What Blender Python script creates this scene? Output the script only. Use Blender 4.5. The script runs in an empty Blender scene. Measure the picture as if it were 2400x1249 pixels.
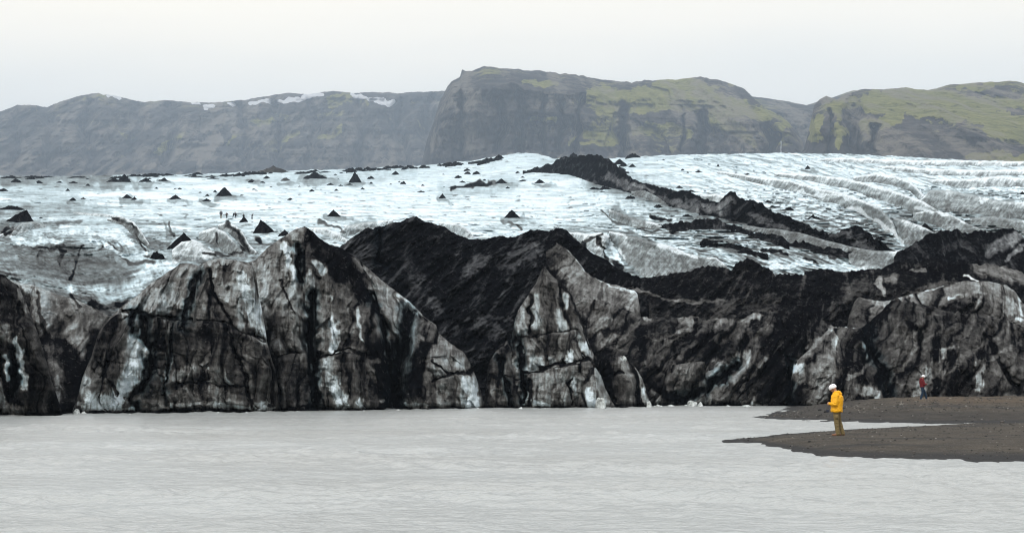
import bpy, bmesh, math, random
import numpy as np
from mathutils import Vector, Matrix

scene = bpy.context.scene
COL = scene.collection
R = math.radians

# ------------------------------------------------------------------ camera
F, HOR, CAMH = 4800.0, 891.0, 2.14          # focal length and eye level in photo pixels, eye height in metres
cam = bpy.data.cameras.new('camera')
cam.sensor_width = 36.0
cam.lens = 36.0 * F / 2400.0
cam.shift_y = (HOR - 624.5) / 2400.0
cam.clip_start = 0.5
cam.clip_end = 60000
camo = bpy.data.objects.new('camera', cam)
camo.location = (0, 0, CAMH)
camo.rotation_euler = (R(90), 0, 0)
COL.objects.link(camo)
scene.camera = camo

# ------------------------------------------------------------------ sky, sun, exposure
SUN_EL, SUN_AZ = R(52), R(28)                # azimuth measured from behind the camera towards its left
sun_dir = Vector((-math.sin(SUN_AZ) * math.cos(SUN_EL), -math.cos(SUN_AZ) * math.cos(SUN_EL), math.sin(SUN_EL)))
world = bpy.data.worlds.new('World')
scene.world = world
world.use_nodes = True
wn, wl = world.node_tree.nodes, world.node_tree.links
wn.clear()
wout = wn.new('ShaderNodeOutputWorld')
bg1 = wn.new('ShaderNodeBackground'); bg1.inputs[1].default_value = 0.06
sky = wn.new('ShaderNodeTexSky'); sky.sky_type = 'NISHITA'; sky.sun_disc = False
sky.sun_elevation = SUN_EL
sky.sun_rotation = math.atan2(sun_dir.x, sun_dir.y)
sky.air_density = 1.0; sky.dust_density = 3.0
wl.new(sky.outputs[0], bg1.inputs[0])
geo = wn.new('ShaderNodeNewGeometry')
sep = wn.new('ShaderNodeSeparateXYZ')
tc = wn.new('ShaderNodeTexCoord')
wl.new(tc.outputs['Generated'], sep.inputs[0])
wnoi = wn.new('ShaderNodeTexNoise'); wnoi.inputs['Scale'].default_value = 3.0; wnoi.inputs['Detail'].default_value = 4
wmp = wn.new('ShaderNodeMapping'); wmp.inputs['Scale'].default_value = (1, 1, 5)
wl.new(tc.outputs['Generated'], wmp.inputs[0]); wl.new(wmp.outputs[0], wnoi.inputs['Vector'])
madd = wn.new('ShaderNodeMath'); madd.operation = 'MULTIPLY_ADD'; madd.inputs[1].default_value = 0.06; madd.inputs[2].default_value = -0.03
wl.new(wnoi.outputs['Fac'], madd.inputs[0])
mz = wn.new('ShaderNodeMath'); mz.operation = 'ADD'
wl.new(sep.outputs['Z'], mz.inputs[0]); wl.new(madd.outputs[0], mz.inputs[1])
wr = wn.new('ShaderNodeValToRGB')
el = wr.color_ramp.elements
el[0].position = 0.0; el[0].color = (0.62, 0.68, 0.73, 1)
el[1].position = 1.0; el[1].color = (0.80, 0.84, 0.90, 1)
for p, c in ((0.115, (0.76, 0.765, 0.745)), (0.14, (0.85, 0.84, 0.79)), (0.165, (0.99, 0.935, 0.83)), (0.19, (1.06, 0.985, 0.85)), (0.35, (1.0, 0.985, 0.955))):
    e = el.new(p); e.color = (*c, 1)
wl.new(mz.outputs[0], wr.inputs[0])
bg2 = wn.new('ShaderNodeBackground'); bg2.inputs[1].default_value = 1.03
wl.new(wr.outputs[0], bg2.inputs[0])
wadd = wn.new('ShaderNodeMixShader'); wadd.inputs[0].default_value = 0.88
wl.new(bg1.outputs[0], wadd.inputs[1]); wl.new(bg2.outputs[0], wadd.inputs[2])
wl.new(wadd.outputs[0], wout.inputs[0])

sun = bpy.data.lights.new('sun', 'SUN')
sun.energy = 1.5; sun.angle = R(12); sun.color = (1.0, 0.965, 0.91)
suno = bpy.data.objects.new('sun', sun)
suno.rotation_euler = sun_dir.to_track_quat('Z', 'Y').to_euler()
COL.objects.link(suno)
scene.view_settings.view_transform = 'Standard'
scene.view_settings.look = 'None'
scene.view_settings.exposure = 0.38
scene.view_settings.gamma = 1.0
scene.cycles.use_denoising = True
scene.cycles.filter_width = 1.1
scene.cycles.max_bounces = 6
scene.cycles.volume_bounces = 1

# ------------------------------------------------------------------ helpers
def unproj(px, py, D):
    return (px - 1200.0) / F * D, D, CAMH + (HOR - py) / F * D

def row_at(z, D):
    return HOR + F * (CAMH - z) / D

def _h(ix, iy, seed):
    h = (ix.astype(np.int64) * 374761393 + iy.astype(np.int64) * 668265263 + seed * 1442695041) & 0xFFFFFFFF
    h = ((h ^ (h >> 13)) * 1274126177) & 0xFFFFFFFF
    h = h ^ (h >> 16)
    return h

def perlin(x, y, seed=0):
    x = np.asarray(x, dtype=np.float64); y = np.asarray(y, dtype=np.float64)
    ix = np.floor(x).astype(np.int64); iy = np.floor(y).astype(np.int64)
    fx = x - ix; fy = y - iy
    u = fx * fx * fx * (fx * (fx * 6 - 15) + 10); v = fy * fy * fy * (fy * (fy * 6 - 15) + 10)
    def g(a, b, dx, dy):
        t = (_h(a, b, seed) & 1023) * (2 * math.pi / 1024)
        return np.cos(t) * dx + np.sin(t) * dy
    n00 = g(ix, iy, fx, fy); n10 = g(ix + 1, iy, fx - 1, fy)
    n01 = g(ix, iy + 1, fx, fy - 1); n11 = g(ix + 1, iy + 1, fx - 1, fy - 1)
    a = n00 + u * (n10 - n00); b = n01 + u * (n11 - n01)
    return (a + v * (b - a)) * 1.45

def fbm(x, y, oct=5, seed=0, gain=0.5, lac=2.03):
    s = 0; a = 1; t = 0
    for i in range(oct):
        s = s + a * perlin(x, y, seed + i * 17); t += a
        x = x * lac + 3.1; y = y * lac + 1.7; a *= gain
    return s / t * 1.5

def ridged(x, y, oct=4, seed=0, gain=0.55):
    s = 0; a = 1; t = 0
    for i in range(oct):
        n = 1 - np.abs(perlin(x, y, seed + i * 13)) * 1.6
        s = s + a * n; t += a
        x = x * 2.07 + 5.2; y = y * 2.07 + 1.3; a *= gain
    return s / t

def sstep(a, b, x):
    t = np.clip((x - a) / (b - a), 0, 1)
    return t * t * (3 - 2 * t)

def poly_dist(px, py, pts):
    best = np.full(px.shape, 1e9)
    if len(pts) == 1:
        return np.hypot(px - pts[0][0], py - pts[0][1])
    for (ax, ay), (bx, by) in zip(pts[:-1], pts[1:]):
        dx, dy = bx - ax, by - ay
        l2 = dx * dx + dy * dy + 1e-9
        t = np.clip(((px - ax) * dx + (py - ay) * dy) / l2, 0, 1)
        best = np.minimum(best, np.hypot(px - ax - t * dx, py - ay - t * dy))
    return best

def tag(o, label=None, cat=None, group=None, kind=None):
    if label: o['label'] = label
    if cat: o['category'] = cat
    if group: o['group'] = group
    if kind: o['kind'] = kind
    return o

def grid_mesh(name, X, Y, Z, mat, attrs=None, smooth=True, parent=None):
    r, c = X.shape
    me = bpy.data.meshes.new(name)
    n = r * c
    co = np.empty((n, 3), np.float32)
    co[:, 0] = X.ravel(); co[:, 1] = Y.ravel(); co[:, 2] = Z.ravel()
    idx = np.arange(n, dtype=np.int32).reshape(r, c)
    q = np.stack([idx[:-1, :-1], idx[1:, :-1], idx[1:, 1:], idx[:-1, 1:]], -1).reshape(-1, 4)
    me.vertices.add(n); me.vertices.foreach_set('co', co.ravel())
    m = len(q)
    me.loops.add(m * 4); me.loops.foreach_set('vertex_index', q.ravel())
    me.polygons.add(m)
    me.polygons.foreach_set('loop_start', np.arange(0, m * 4, 4, dtype=np.int32))
    me.polygons.foreach_set('loop_total', np.full(m, 4, dtype=np.int32))
    me.polygons.foreach_set('use_smooth', np.full(m, smooth, dtype=bool))
    for k, a in (attrs or {}).items():
        at = me.attributes.new(k, 'FLOAT', 'POINT')
        at.data.foreach_set('value', a.astype(np.float32).ravel())
    me.update(); me.validate()
    me.materials.append(mat)
    o = bpy.data.objects.new(name, me)
    COL.objects.link(o)
    if parent: o.parent = parent
    return o

# ------------------------------------------------------------------ materials
class NT:
    def __init__(s, name):
        s.m = bpy.data.materials.new(name); s.m.use_nodes = True
        s.n, s.l = s.m.node_tree.nodes, s.m.node_tree.links
        s.p = s.n['Principled BSDF']
        s.pos = s.n.new('ShaderNodeTexCoord').outputs['Object']
    def set(s, i, v):
        if hasattr(v, 'is_output'): s.l.new(v, i)
        else: i.default_value = v
    def attr(s, name):
        a = s.n.new('ShaderNodeAttribute'); a.attribute_name = name
        return a.outputs['Fac']
    def noise(s, scale, detail=6, rough=0.55, sc=(1, 1, 1), rot=(0, 0, 0), dist=0.0):
        src = s.pos
        if any(rot):
            m0 = s.n.new('ShaderNodeMapping'); m0.inputs['Rotation'].default_value = rot
            s.l.new(src, m0.inputs[0]); src = m0.outputs[0]
        mp = s.n.new('ShaderNodeMapping'); mp.inputs['Scale'].default_value = sc
        s.l.new(src, mp.inputs[0])
        t = s.n.new('ShaderNodeTexNoise'); t.inputs['Scale'].default_value = scale
        t.inputs['Detail'].default_value = detail; t.inputs['Roughness'].default_value = rough; t.inputs['Distortion'].default_value = dist
        s.l.new(mp.outputs[0], t.inputs['Vector'])
        return t.outputs['Fac']
    def voro(s, scale, sc=(1, 1, 1), out='Distance', feature='F1'):
        mp = s.n.new('ShaderNodeMapping'); mp.inputs['Scale'].default_value = sc
        s.l.new(s.pos, mp.inputs[0])
        t = s.n.new('ShaderNodeTexVoronoi'); t.feature = feature; t.inputs['Scale'].default_value = scale
        s.l.new(mp.outputs[0], t.inputs['Vector'])
        return t.outputs[out]
    def math(s, op, a, b=0.0, c=0.0, clamp=False):
        m = s.n.new('ShaderNodeMath'); m.operation = op; m.use_clamp = clamp
        s.set(m.inputs[0], a); s.set(m.inputs[1], b); s.set(m.inputs[2], c)
        return m.outputs[0]
    def ramp(s, fac, stops, interp='LINEAR'):
        r = s.n.new('ShaderNodeValToRGB'); r.color_ramp.interpolation = interp
        e = r.color_ramp.elements
        for i, (p, c) in enumerate(stops):
            x = e[i] if i < 2 else e.new(p)
            x.position = p; x.color = (*c, 1)
        s.l.new(fac, r.inputs[0])
        return r.outputs[0]
    def mix(s, fac, a, b, mode='MIX'):
        m = s.n.new('ShaderNodeMix'); m.data_type = 'RGBA'; m.blend_type = mode
        s.set(m.inputs[0], fac)
        for i, v in ((6, a), (7, b)):
            if hasattr(v, 'is_output'): s.l.new(v, m.inputs[i])
            else: m.inputs[i].default_value = (*v, 1)
        return m.outputs[2]
    def bump(s, h, strength, dist):
        b = s.n.new('ShaderNodeBump'); b.inputs['Strength'].default_value = strength; b.inputs['Distance'].default_value = dist
        s.l.new(h, b.inputs['Height']); s.l.new(b.outputs[0], s.p.inputs['Normal'])
    def out(s, col=None, rough=None, spec=None):
        if col is not None:
            if hasattr(col, 'is_output'): s.l.new(col, s.p.inputs['Base Color'])
            else: s.p.inputs['Base Color'].default_value = (*col, 1)
        if rough is not None: s.set(s.p.inputs['Roughness'], rough)
        if spec is not None: s.p.inputs['Specular IOR Level'].default_value = spec
        return s.m

ICE_RAMP = [(0.0, (0.82, 0.87, 0.90)), (0.12, (0.56, 0.605, 0.61)), (0.28, (0.29, 0.302, 0.295)), (0.45, (0.126, 0.125, 0.119)),
            (0.62, (0.050, 0.0478, 0.0452)), (0.80, (0.0165, 0.0162, 0.0170)), (0.93, (0.0058, 0.0061, 0.0074)), (1.0, (0.0030, 0.0033, 0.0045))]

def ice_material(name, fine, strata, streak, amp, speck, bumpd, lean=(0, 0, 0), ramp=None):
    t = NT(name)
    d = t.attr('dirt')
    a = t.noise(fine, 8, 0.65)
    b = t.noise(1.0, 6, 0.65, strata, lean)         # layers of ash lying in the ice
    c = t.noise(1.0, 7, 0.66, streak, lean, dist=0.25)   # wash streaks
    e = t.noise(fine * 5, 4, 0.7)
    v = t.math('ADD', t.math('MULTIPLY_ADD', a, 0.24, -0.12), t.math('MULTIPLY_ADD', b, 0.30, -0.15))
    v = t.math('ADD', v, t.math('MULTIPLY_ADD', c, 0.56, -0.28))
    v = t.math('ADD', v, t.math('MULTIPLY_ADD', e, 0.40, -0.20))
    d2 = t.math('MULTIPLY_ADD', v, amp, d, clamp=True)
    # pebbles and grit of paler stone scattered through the black debris
    sp = t.math('GREATER_THAN', t.noise(speck, 3, 0.6), 0.655)
    sp = t.math('MULTIPLY', sp, t.math('MULTIPLY_ADD', d, 3.0, -1.8, clamp=True))
    d2 = t.math('SUBTRACT', d2, t.math('MULTIPLY', sp, 0.30), clamp=True)
    col = t.ramp(d2, ramp or ICE_RAMP)
    bl = t.math('MULTIPLY', t.attr('blue'), 0.8)
    col = t.mix(bl, col, (0.54, 0.85, 1.0), 'MULTIPLY')
    rough = t.math('MULTIPLY_ADD', d2, 0.35, 0.5)
    t.set(t.p.inputs['Specular IOR Level'], t.math('MULTIPLY_ADD', d2, -0.42, 0.36, clamp=True))
    t.bump(t.math('ADD', a, t.math('MULTIPLY', e, 0.45)), 0.9, bumpd)
    return t.out(col, rough)

M_cliff = ice_material('dirty_ice', 1.9, (0.25, 0.25, 3.9), (2.6, 0.5, 0.11), 1.0, 3.2, 0.40)
M_lean = ice_material('dirty_leaning_ice', 1.9, (0.30, 0.30, 2.6), (1.9, 0.5, 0.16), 1.0, 3.2, 0.40, (0, R(-42), 0))
COOL_RAMP = ICE_RAMP[:2] + [(0.28, (0.28, 0.30, 0.305)), (0.45, (0.115, 0.121, 0.126)), (0.64, (0.042, 0.044, 0.048)), (0.80, (0.0150, 0.0158, 0.0180)), (0.93, (0.0055, 0.0060, 0.0076)), (1.0, (0.0030, 0.0033, 0.0045))]
M_black = ice_material('black_debris_ice', 1.9, (0.30, 0.30, 2.6), (1.9, 0.5, 0.16), 0.9, 3.2, 0.55, (0, R(-42), 0), COOL_RAMP)
M_sheet = ice_material('glacier_ice', 0.45, (0.05, 0.02, 0.3), (0.11, 0.05, 0.3), 0.75, 1.2, 0.5)

def debris_material(name):
    t = NT(name)
    a = t.noise(1.2, 8, 0.7); b = t.voro(3.5)
    s = t.noise(9.0, 3, 0.6)
    col = t.ramp(a, [(0.3, (0.006, 0.006, 0.007)), (0.55, (0.013, 0.013, 0.014)), (0.8, (0.035, 0.033, 0.031))])
    col = t.mix(t.math('GREATER_THAN', s, 0.64), col, (0.06, 0.058, 0.055))
    t.bump(t.math('ADD', a, b), 0.9, 0.4)
    return t.out(col, 0.92, 0.2)
M_debris = debris_material('black_debris')

def mountain_material():
    t = NT('mountain_rock')
    g = t.attr('grass'); sn = t.attr('snow'); pale = t.attr('pale')
    n1 = t.noise(0.0055, 10, 0.7); n2 = t.noise(0.002, 6, 0.6, (1, 1, 6)); n3 = t.noise(0.022, 6, 0.72)
    rock = t.ramp(n1, [(0.34, (0.010, 0.010, 0.013)), (0.5, (0.055, 0.050, 0.047)), (0.66, (0.19, 0.168, 0.145))])
    rock = t.mix(t.math('MULTIPLY_ADD', n2, 1.6, -0.5, clamp=True), rock, (0.040, 0.036, 0.034))
    grass = t.ramp(n3, [(0.3, (0.11, 0.118, 0.028)), (0.5, (0.25, 0.245, 0.065)), (0.7, (0.40, 0.37, 0.13))])
    gm = t.math('ADD', g, t.math('ADD', t.math('MULTIPLY_ADD', n1, 1.0, -0.5), t.math('MULTIPLY_ADD', n3, 0.6, -0.3)))
    gm = t.math('MULTIPLY_ADD', t.math('SUBTRACT', gm, 0.5), 4.0, 0.5, clamp=True)
    col = t.mix(gm, rock, grass)
    pm = t.math('ADD', pale, t.math('MULTIPLY_ADD', n3, 1.2, -0.6))
    pm = t.math('MULTIPLY_ADD', t.math('SUBTRACT', pm, 0.5), 2.5, 0.5, clamp=True)
    col = t.mix(t.math('MULTIPLY', pm, 0.75), col, (0.29, 0.255, 0.21))
    sm = t.math('ADD', t.math('MULTIPLY', sn, 1.45), t.math('MULTIPLY_ADD', n3, 0.5, -0.25))
    sm = t.math('MULTIPLY_ADD', t.math('SUBTRACT', sm, 0.5), 6.0, 0.5, clamp=True)
    col = t.mix(sm, col, (0.85, 0.87, 0.9))
    t.bump(t.math('ADD', n1, t.math('MULTIPLY', n3, 0.4)), 1.0, 90.0)
    return t.out(col, 0.95, 0.1)
M_mount = mountain_material()

def water_material():
    t = NT('silty_water')
    n = t.noise(1.0, 4, 0.6, (1.9, 1.7, 1), dist=0.6); n2 = t.noise(1.0, 3, 0.6, (6.0, 5.0, 1))
    n3 = t.noise(0.05, 3, 0.5, (1, 2.0, 1))
    col = t.ramp(n3, [(0.3, (0.318, 0.330, 0.318)), (0.7, (0.365, 0.386, 0.380))])
    t.bump(t.math('ADD', n, t.math('MULTIPLY', n2, 0.28)), 0.85, 0.11)
    t.p.inputs['IOR'].default_value = 1.33
    return t.out(col, 0.22, 0.42)
M_water = water_material()

def gravel_material():
    t = NT('gravel')
    a = t.noise(0.6, 7, 0.65, (1, 1.5, 1)); b = t.noise(7.0, 5, 0.7); c = t.voro(9.0); w = t.attr('wet')
    col = t.ramp(a, [(0.3, (0.042, 0.036, 0.029)), (0.5, (0.076, 0.065, 0.051)), (0.7, (0.118, 0.100, 0.078))])
    col = t.mix(t.math('MULTIPLY_ADD', b, 1.8, -0.55, clamp=True), t.mix(0.5, col, (0.02, 0.018, 0.016)), col)
    sp = t.math('GREATER_THAN', t.noise(16.0, 2, 0.5), 0.66)
    col = t.mix(sp, col, (0.16, 0.15, 0.135))
    col = t.mix(t.attr('top'), col, t.mix(b, (0.055, 0.042, 0.030), (0.115, 0.088, 0.062)))
    col = t.mix(w, col, (0.020, 0.020, 0.021))
    t.bump(t.math('ADD', b, t.math('MULTIPLY', c, 0.6)), 0.8, 0.06)
    return t.out(col, t.math('MULTIPLY_ADD', w, -0.1, 0.92), 0.15)
M_gravel = gravel_material()

def plain(name, c, rough=0.6, spec=0.3, var=0.25, scale=30.0, bump=0.0):
    t = NT(name)
    n = t.noise(scale, 4, 0.6)
    col = t.mix(n, tuple(x * (1 - var) for x in c), tuple(min(1, x * (1 + var)) for x in c))
    if bump: t.bump(n, bump, 0.02)
    return t.out(col, rough, spec)

# ------------------------------------------------------------------ traced marks (photo pixels, put on each mass's own surface)
SC = 2.2303
def zz(x0, y0, *p): return [(x0 + a / SC, y0 + b / SC) for a, b in p]
Z1 = lambda *p: zz(0, 440, *p)
Z2 = lambda *p: zz(580, 440, *p)
Z3 = lambda *p: zz(1140, 440, *p)
Z4 = lambda *p: zz(1740, 440, *p)
MARKS = {}
def mark(layer, zf, dirt_shade, w, *pts, groove=0.0, k=1.0):  # on grooved marks the dark value also paints the shade of the cleft
    MARKS.setdefault(layer, []).append((zf(*pts), w / SC, dirt_shade, groove, k))
Z6 = lambda *p: [(1200 + a / 2, 130 + b / 2) for a, b in p]
m = mark
# --- block with the flat broken top (B)
m('B', Z1, .12, 52, (705,800),(690,900),(660,1000),(610,1090),(560,1130))
m('B', Z1, .12, 26, (740,780),(748,900),(740,1000))
m('B', Z1, .22, 30, (435,1000),(440,1080),(500,1125))
m('B', Z1, .32, 52, (650,620),(720,590),(800,560))
m('B', Z1, .20, 40, (760,600),(850,560),(860,650))
m('B', Z1, .30, 30, (880,520),(950,620))
m('B', Z1, .13, 34, (1262,480),(1310,600),(1350,700),(1385,790))
m('B', Z1, .30, 26, (1130,420),(1150,520),(1170,560))
m('B', Z1, .35, 22, (1220,520),(1250,650),(1270,720))
m('B', Z1, .25, 16, (885,740),(880,900),(862,1000))
m('B', Z1, .33, 28, (920,985),(1000,945),(1080,935))
m('B', Z1, .22, 18, (1150,945),(1200,1025))
m('B', Z1, .40, 42, (1000,640),(1060,655))
m('B', Z1, .22, 11, (420,1138),(520,1130),(620,1158),(700,1160))
m('B', Z1, .28, 14, (900,1140),(1000,1120),(1200,1145),(1300,1138),(1440,1150))
m('B', Z1, .48, 34, (930,1082),(1050,1075),(1200,1085))
m('B', Z1, .74, 110, (1000,800),(1150,840), k=.8)
m('B', Z1, .74, 60, (1330,860),(1395,930), k=.8)
m('B', Z1, .70, 60, (570,760),(600,850),(590,930), k=.8)
m('B', Z1, .95, 15, (1045,440),(1000,540),(970,640),(962,740), groove=.9)
m('B', Z1, .82, 24, (745,690),(762,800),(795,900),(775,1000),(740,1060), groove=1.7)  # recess: shade painted into the colour over the groove
m('B', Z1, .92, 18, (700,660),(685,740), groove=.8)
m('B', Z1, .93, 8, (905,710),(890,860),(870,980),(865,1130), groove=.8)
m('B', Z1, .84, 6, (640,640),(760,658),(880,680),(1000,690),(1100,690),(1180,710),(1300,770),(1400,800), groove=.35)
m('B', Z1, .94, 8, (1100,430),(1130,560),(1190,690),(1230,850),(1280,980),(1315,1150), groove=.5)
m('B', Z1, .94, 6, (920,1020),(1050,1010),(1150,1030),(1310,1042), groove=.3)
m('B', Z1, .80, 8, (500,880),(560,1000),(620,1080), groove=.25)
m('B', Z1, 1.0, 13, (712,1130),(712,1170), groove=1.2)  # small cave, its darkness painted in along with the groove
m('B', Z1, .98, 9, (470,1172),(600,1180),(880,1172),(1020,1160),(1160,1172))  # painted shade beneath the undercut foot
m('B', Z1, .9, 12, (1395,900),(1440,1000), k=.8)
# --- far left black mass (A)
m('A', Z1, .10, 15, (22,870),(40,930),(50,985))
m('A', Z1, .16, 19, (78,800),(108,900),(122,1050))
m('A', Z1, .25, 14, (5,1010),(5,1150))
m('A', Z1, .38, 36, (40,1160),(110,1170))
m('A', Z1, .50, 30, (30,740),(20,780))
m('A', Z1, .99, 14, (60,850),(80,1000),(60,1080), groove=.8)
m('A', Z1, .55, 12, (105,530),(140,640))
# --- left bowl and its cliff (on the glacier sheet W)
m('W', Z1, .42, 18, (205,1020),(230,1130))
m('W', Z1, .45, 16, (285,1000),(305,1150))
m('W', Z1, .36, 66, (280,640),(330,740),(420,830))
m('W', Z1, .45, 40, (440,690),(520,700))
m('W', Z1, .90, 30, (110,540),(180,760),(230,950),(262,1150))
m('W', Z1, .97, 58, (330,850),(385,960),(365,1140))
m('W', Z1, .92, 26, (490,760),(470,900),(425,1000))
m('W', Z1, .80, 10, (170,500),(250,760),(320,860))
m('W', Z1, .85, 7, (350,540),(420,622))
m('W', Z1, 1.0, 20, (470,600),(550,628),(650,602))
m('W', Z1, .04, 18, (260,505),(370,532))
m('W', Z1, .10, 26, (520,530),(650,490),(800,430),(905,410))
m('W', Z1, .22, 40, (700,520),(560,570))
m('W', Z1, .46, 95, (320,380),(450,420),(600,440))
m('W', Z1, .38, 62, (50,330),(150,430),(300,560))
m('W', Z1, .55, 40, (560,640),(470,700),(300,590), k=.6)
m('W', Z1, .85, 8, (300,300),(330,330),(315,400))
m('W', Z1, .85, 8, (430,300),(410,390),(370,480))
m('W', Z1, .72, 9, (100,280),(250,330),(335,300))
m('W', Z1, .72, 12, (560,300),(700,392),(790,395))
m('W', Z1, .10, 12, (470,265),(600,335),(760,372))
m('W', Z1, .06, 18, (150,230),(300,205),(500,232),(640,262),(760,340))
m('W', Z1, .06, 14, (60,260),(160,290),(330,275))
m('W', Z1, .50, 13, (80,205),(250,190),(420,178))
m('W', Z1, .45, 11, (230,130),(400,128))
m('W', Z1, .45, 20, (10,220),(60,205))
m('W', Z1, .92, 8, (25,245),(80,200),(90,180), groove=2.)
m('W', Z1, .86, 9, (590,162),(680,190),(715,255),(760,315), groove=3.)  # crevasse, its shade put into the colour as well as cut
m('W', Z1, .45, 20, (640,180),(690,240),(730,310), k=.7)
m('W', Z1, .50, 24, (800,300),(880,300))
m('W', Z1, .80, 5, (890,185),(893,215),(905,258), groove=2., k=.8)
m('W', Z1, .45, 14, (870,190),(885,250), k=.7)
m('W', Z1, .82, 15, (1195,190),(1260,260),(1300,335), groove=3.)
m('W', Z1, .45, 30, (1150,270),(1060,330))
m('W', Z1, .12, 34, (1000,310),(1080,340))
m('W', Z1, .40, 34, (1180,310),(1260,360))
m('W', Z1, .85, 6, (1130,240),(1135,290))
m('W', Z1, .80, 8, (1060,340),(1180,350),(1290,330))
m('W', Z1, .9, 10, (1350,270),(1360,290))
for i in range(8):                                           # ash layers cropping out along the bowl
    m('W', Z1, .70, 4, (60+i*9,300+i*15),(190+i*14,330+i*13),(380+i*18,360+i*9),(520+i*22,375+i*5), k=.4)
# --- white ice behind the dark crest
m('W', Z2, .35, 28, (540,220),(600,200),(650,185), k=.7)
m('W', Z2, .55, 9, (380,180),(450,190),(500,230), groove=2.)
m('W', Z2, .30, 20, (1080,210),(1120,240), k=.8)
m('W', Z2, .6, 8, (1330,170),(1400,190),(1440,215), groove=2.)
# --- peak block with the crevasse (C, D, E)
m('C', Z2, .06, 20, (185,300),(228,380),(255,470))
m('C', Z2, .28, 45, (235,560),(275,620),(300,700))
m('C', Z2, .36, 60, (150,420),(120,520),(180,640))
m('C', Z2, .30, 40, (60,440),(70,560),(100,680))
m('C', Z2, .20, 25, (330,450),(340,520))
m('C', Z2, .10, 20, (365,395),(400,440))
m('C', Z2, .24, 24, (290,480),(320,560))
m('C', Z2, .45, 70, (110,680),(200,800))
m('C', Z2, .12, 11, (310,800),(325,850))
m('C', Z2, .75, 70, (200,930),(260,1010),(260,1070))
m('C', Z2, .70, 40, (60,930),(90,1060))
m('C', Z2, .08, 10, (432,560),(440,585))
m('C', Z2, .10, 20, (452,690),(465,780),(460,840))
m('C', Z2, .42, 45, (385,600),(380,800))
m('C', Z2, .55, 40, (420,500),(480,540))
m('C', Z2, .20, 12, (572,640),(580,700),(602,800))
m('C', Z2, .08, 38, (450,1010),(480,1080),(500,1130))
m('C', Z2, .28, 28, (420,900),(430,1000))
m('C', Z2, .18, 15, (590,1120),(602,1142))
m('C', Z2, .25, 11, (690,1115),(710,1110))
m('C', Z2, .66, 75, (590,900),(560,1000), k=.8)
m('C', Z2, .42, 56, (745,590),(770,690),(740,760))
m('C', Z2, .46, 48, (900,730),(865,800))
m('C', Z2, .34, 55, (1015,850),(1000,950))
m('C', Z2, .36, 34, (890,890),(935,985))
m('C', Z2, .32, 40, (1110,900),(1130,940))
m('C', Z2, .05, 38, (1160,1010),(1180,1090),(1170,1130))
m('C', Z2, .40, 36, (1030,1040),(1020,1130))
m('C', Z2, .30, 13, (830,1130),(930,1136))
m('C', Z2, .28, 16, (600,440),(640,520))
m('C', Z2, .22, 7, (650,520),(780,552),(850,600),(910,655))
m('C', Z2, .40, 26, (560,400),(650,480),(760,545), k=.8)
m('C', Z2, .97, 42, (335,240),(420,340),(500,400),(560,470),(605,560))
m('C', Z2, 1.0, 42, (440,390),(500,450))
m('C', Z2, .95, 14, (260,300),(270,400),(276,490), groove=1.4)
m('C', Z2, 1.0, 20, (345,560),(330,690),(322,760),(345,900),(362,1150), groove=2.4)  # deep crevasse: inner shade laid into the colour too
m('C', Z2, .94, 14, (640,560),(700,680),(730,840),(745,950),(740,1150), groove=1.2)
m('C', Z2, .97, 32, (835,650),(822,850),(790,1000),(770,1140), groove=1.8)
m('C', Z2, .97, 44, (890,950),(860,1060))
m('C', Z2, .90, 22, (930,820),(880,900))
m('C', Z2, .95, 6, (130,892),(240,860),(335,862), groove=.35)
m('C', Z2, .90, 7, (960,900),(1060,975), groove=.25)
m('C', Z2, .90, 6, (970,1012),(1060,980),(1180,958), groove=.3)
m('C', Z2, .90, 6, (350,905),(420,870),(520,850),(640,880),(735,900), groove=.3)
m('C', Z2, .90, 8, (60,700),(110,860),(150,1000),(165,1150), groove=.8)
m('C', Z2, .97, 9, (160,1160),(330,1140))
m('C', Z2, .80, 7, (180,500),(210,600),(280,700))
# --- central dark slope (M)
m('M', Z2, .74, 36, (870,490),(900,480))
m('M', Z2, .68, 22, (960,600),(1000,640))
m('M', Z2, .70, 38, (1150,440),(1230,380))
m('M', Z2, .70, 46, (1350,400),(1440,340))
m('M', Z2, .66, 46, (1200,700),(1300,750))
m('M', Z2, .78, 42, (840,400))
m('M', Z2, .74, 32, (1090,730))
m('M', Z2, .78, 34, (560,300),(640,390))
m('M', Z2, .72, 12, (1110,700),(1230,670),(1370,690))
m('M', Z2, 1.0, 15, (692,215),(688,390),(715,410), groove=4.)  # black colour stands in for the shade inside this cleft
m('M', Z3, .66, 40, (210,350),(250,330))
m('M', Z3, .55, 10, (240,280),(268,360))
# --- front pinnacle (F)
m('F', Z3, .24, 26, (262,570),(270,650),(260,720))
m('F', Z3, .08, 20, (400,570),(422,625))
m('F', Z3, .18, 30, (385,670),(400,740))
m('F', Z3, .09, 20, (488,785),(520,850),(540,880))
m('F', Z3, .23, 34, (262,910),(255,945),(330,920))
m('F', Z3, .10, 12, (432,860),(420,905))
m('F', Z3, .28, 28, (205,640),(200,750))
m('F', Z3, .33, 48, (290,1000),(380,1000))
m('F', Z3, .07, 13, (240,1130),(330,1130))
m('F', Z3, .03, 26, (540,1080),(545,1125))
m('F', Z3, .36, 24, (40,1060),(60,1130))
m('F', Z3, .20, 13, (440,990),(470,1080))
m('F', Z3, .36, 24, (140,900),(155,950))
m('F', Z3, .36, 30, (580,1000),(620,1090))
m('F', Z3, .60, 40, (330,520),(320,640),(330,720))
m('F', Z3, .62, 40, (300,830),(420,800))
m('F', Z3, .88, 8, (225,570),(235,760), groove=.7)
m('F', Z3, .80, 14, (140,700),(150,825), groove=1.2)
m('F', Z3, 1.0, 15, (175,830),(190,1000),(192,1110), groove=1.4)  # cleft shade painted black along the groove
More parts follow.
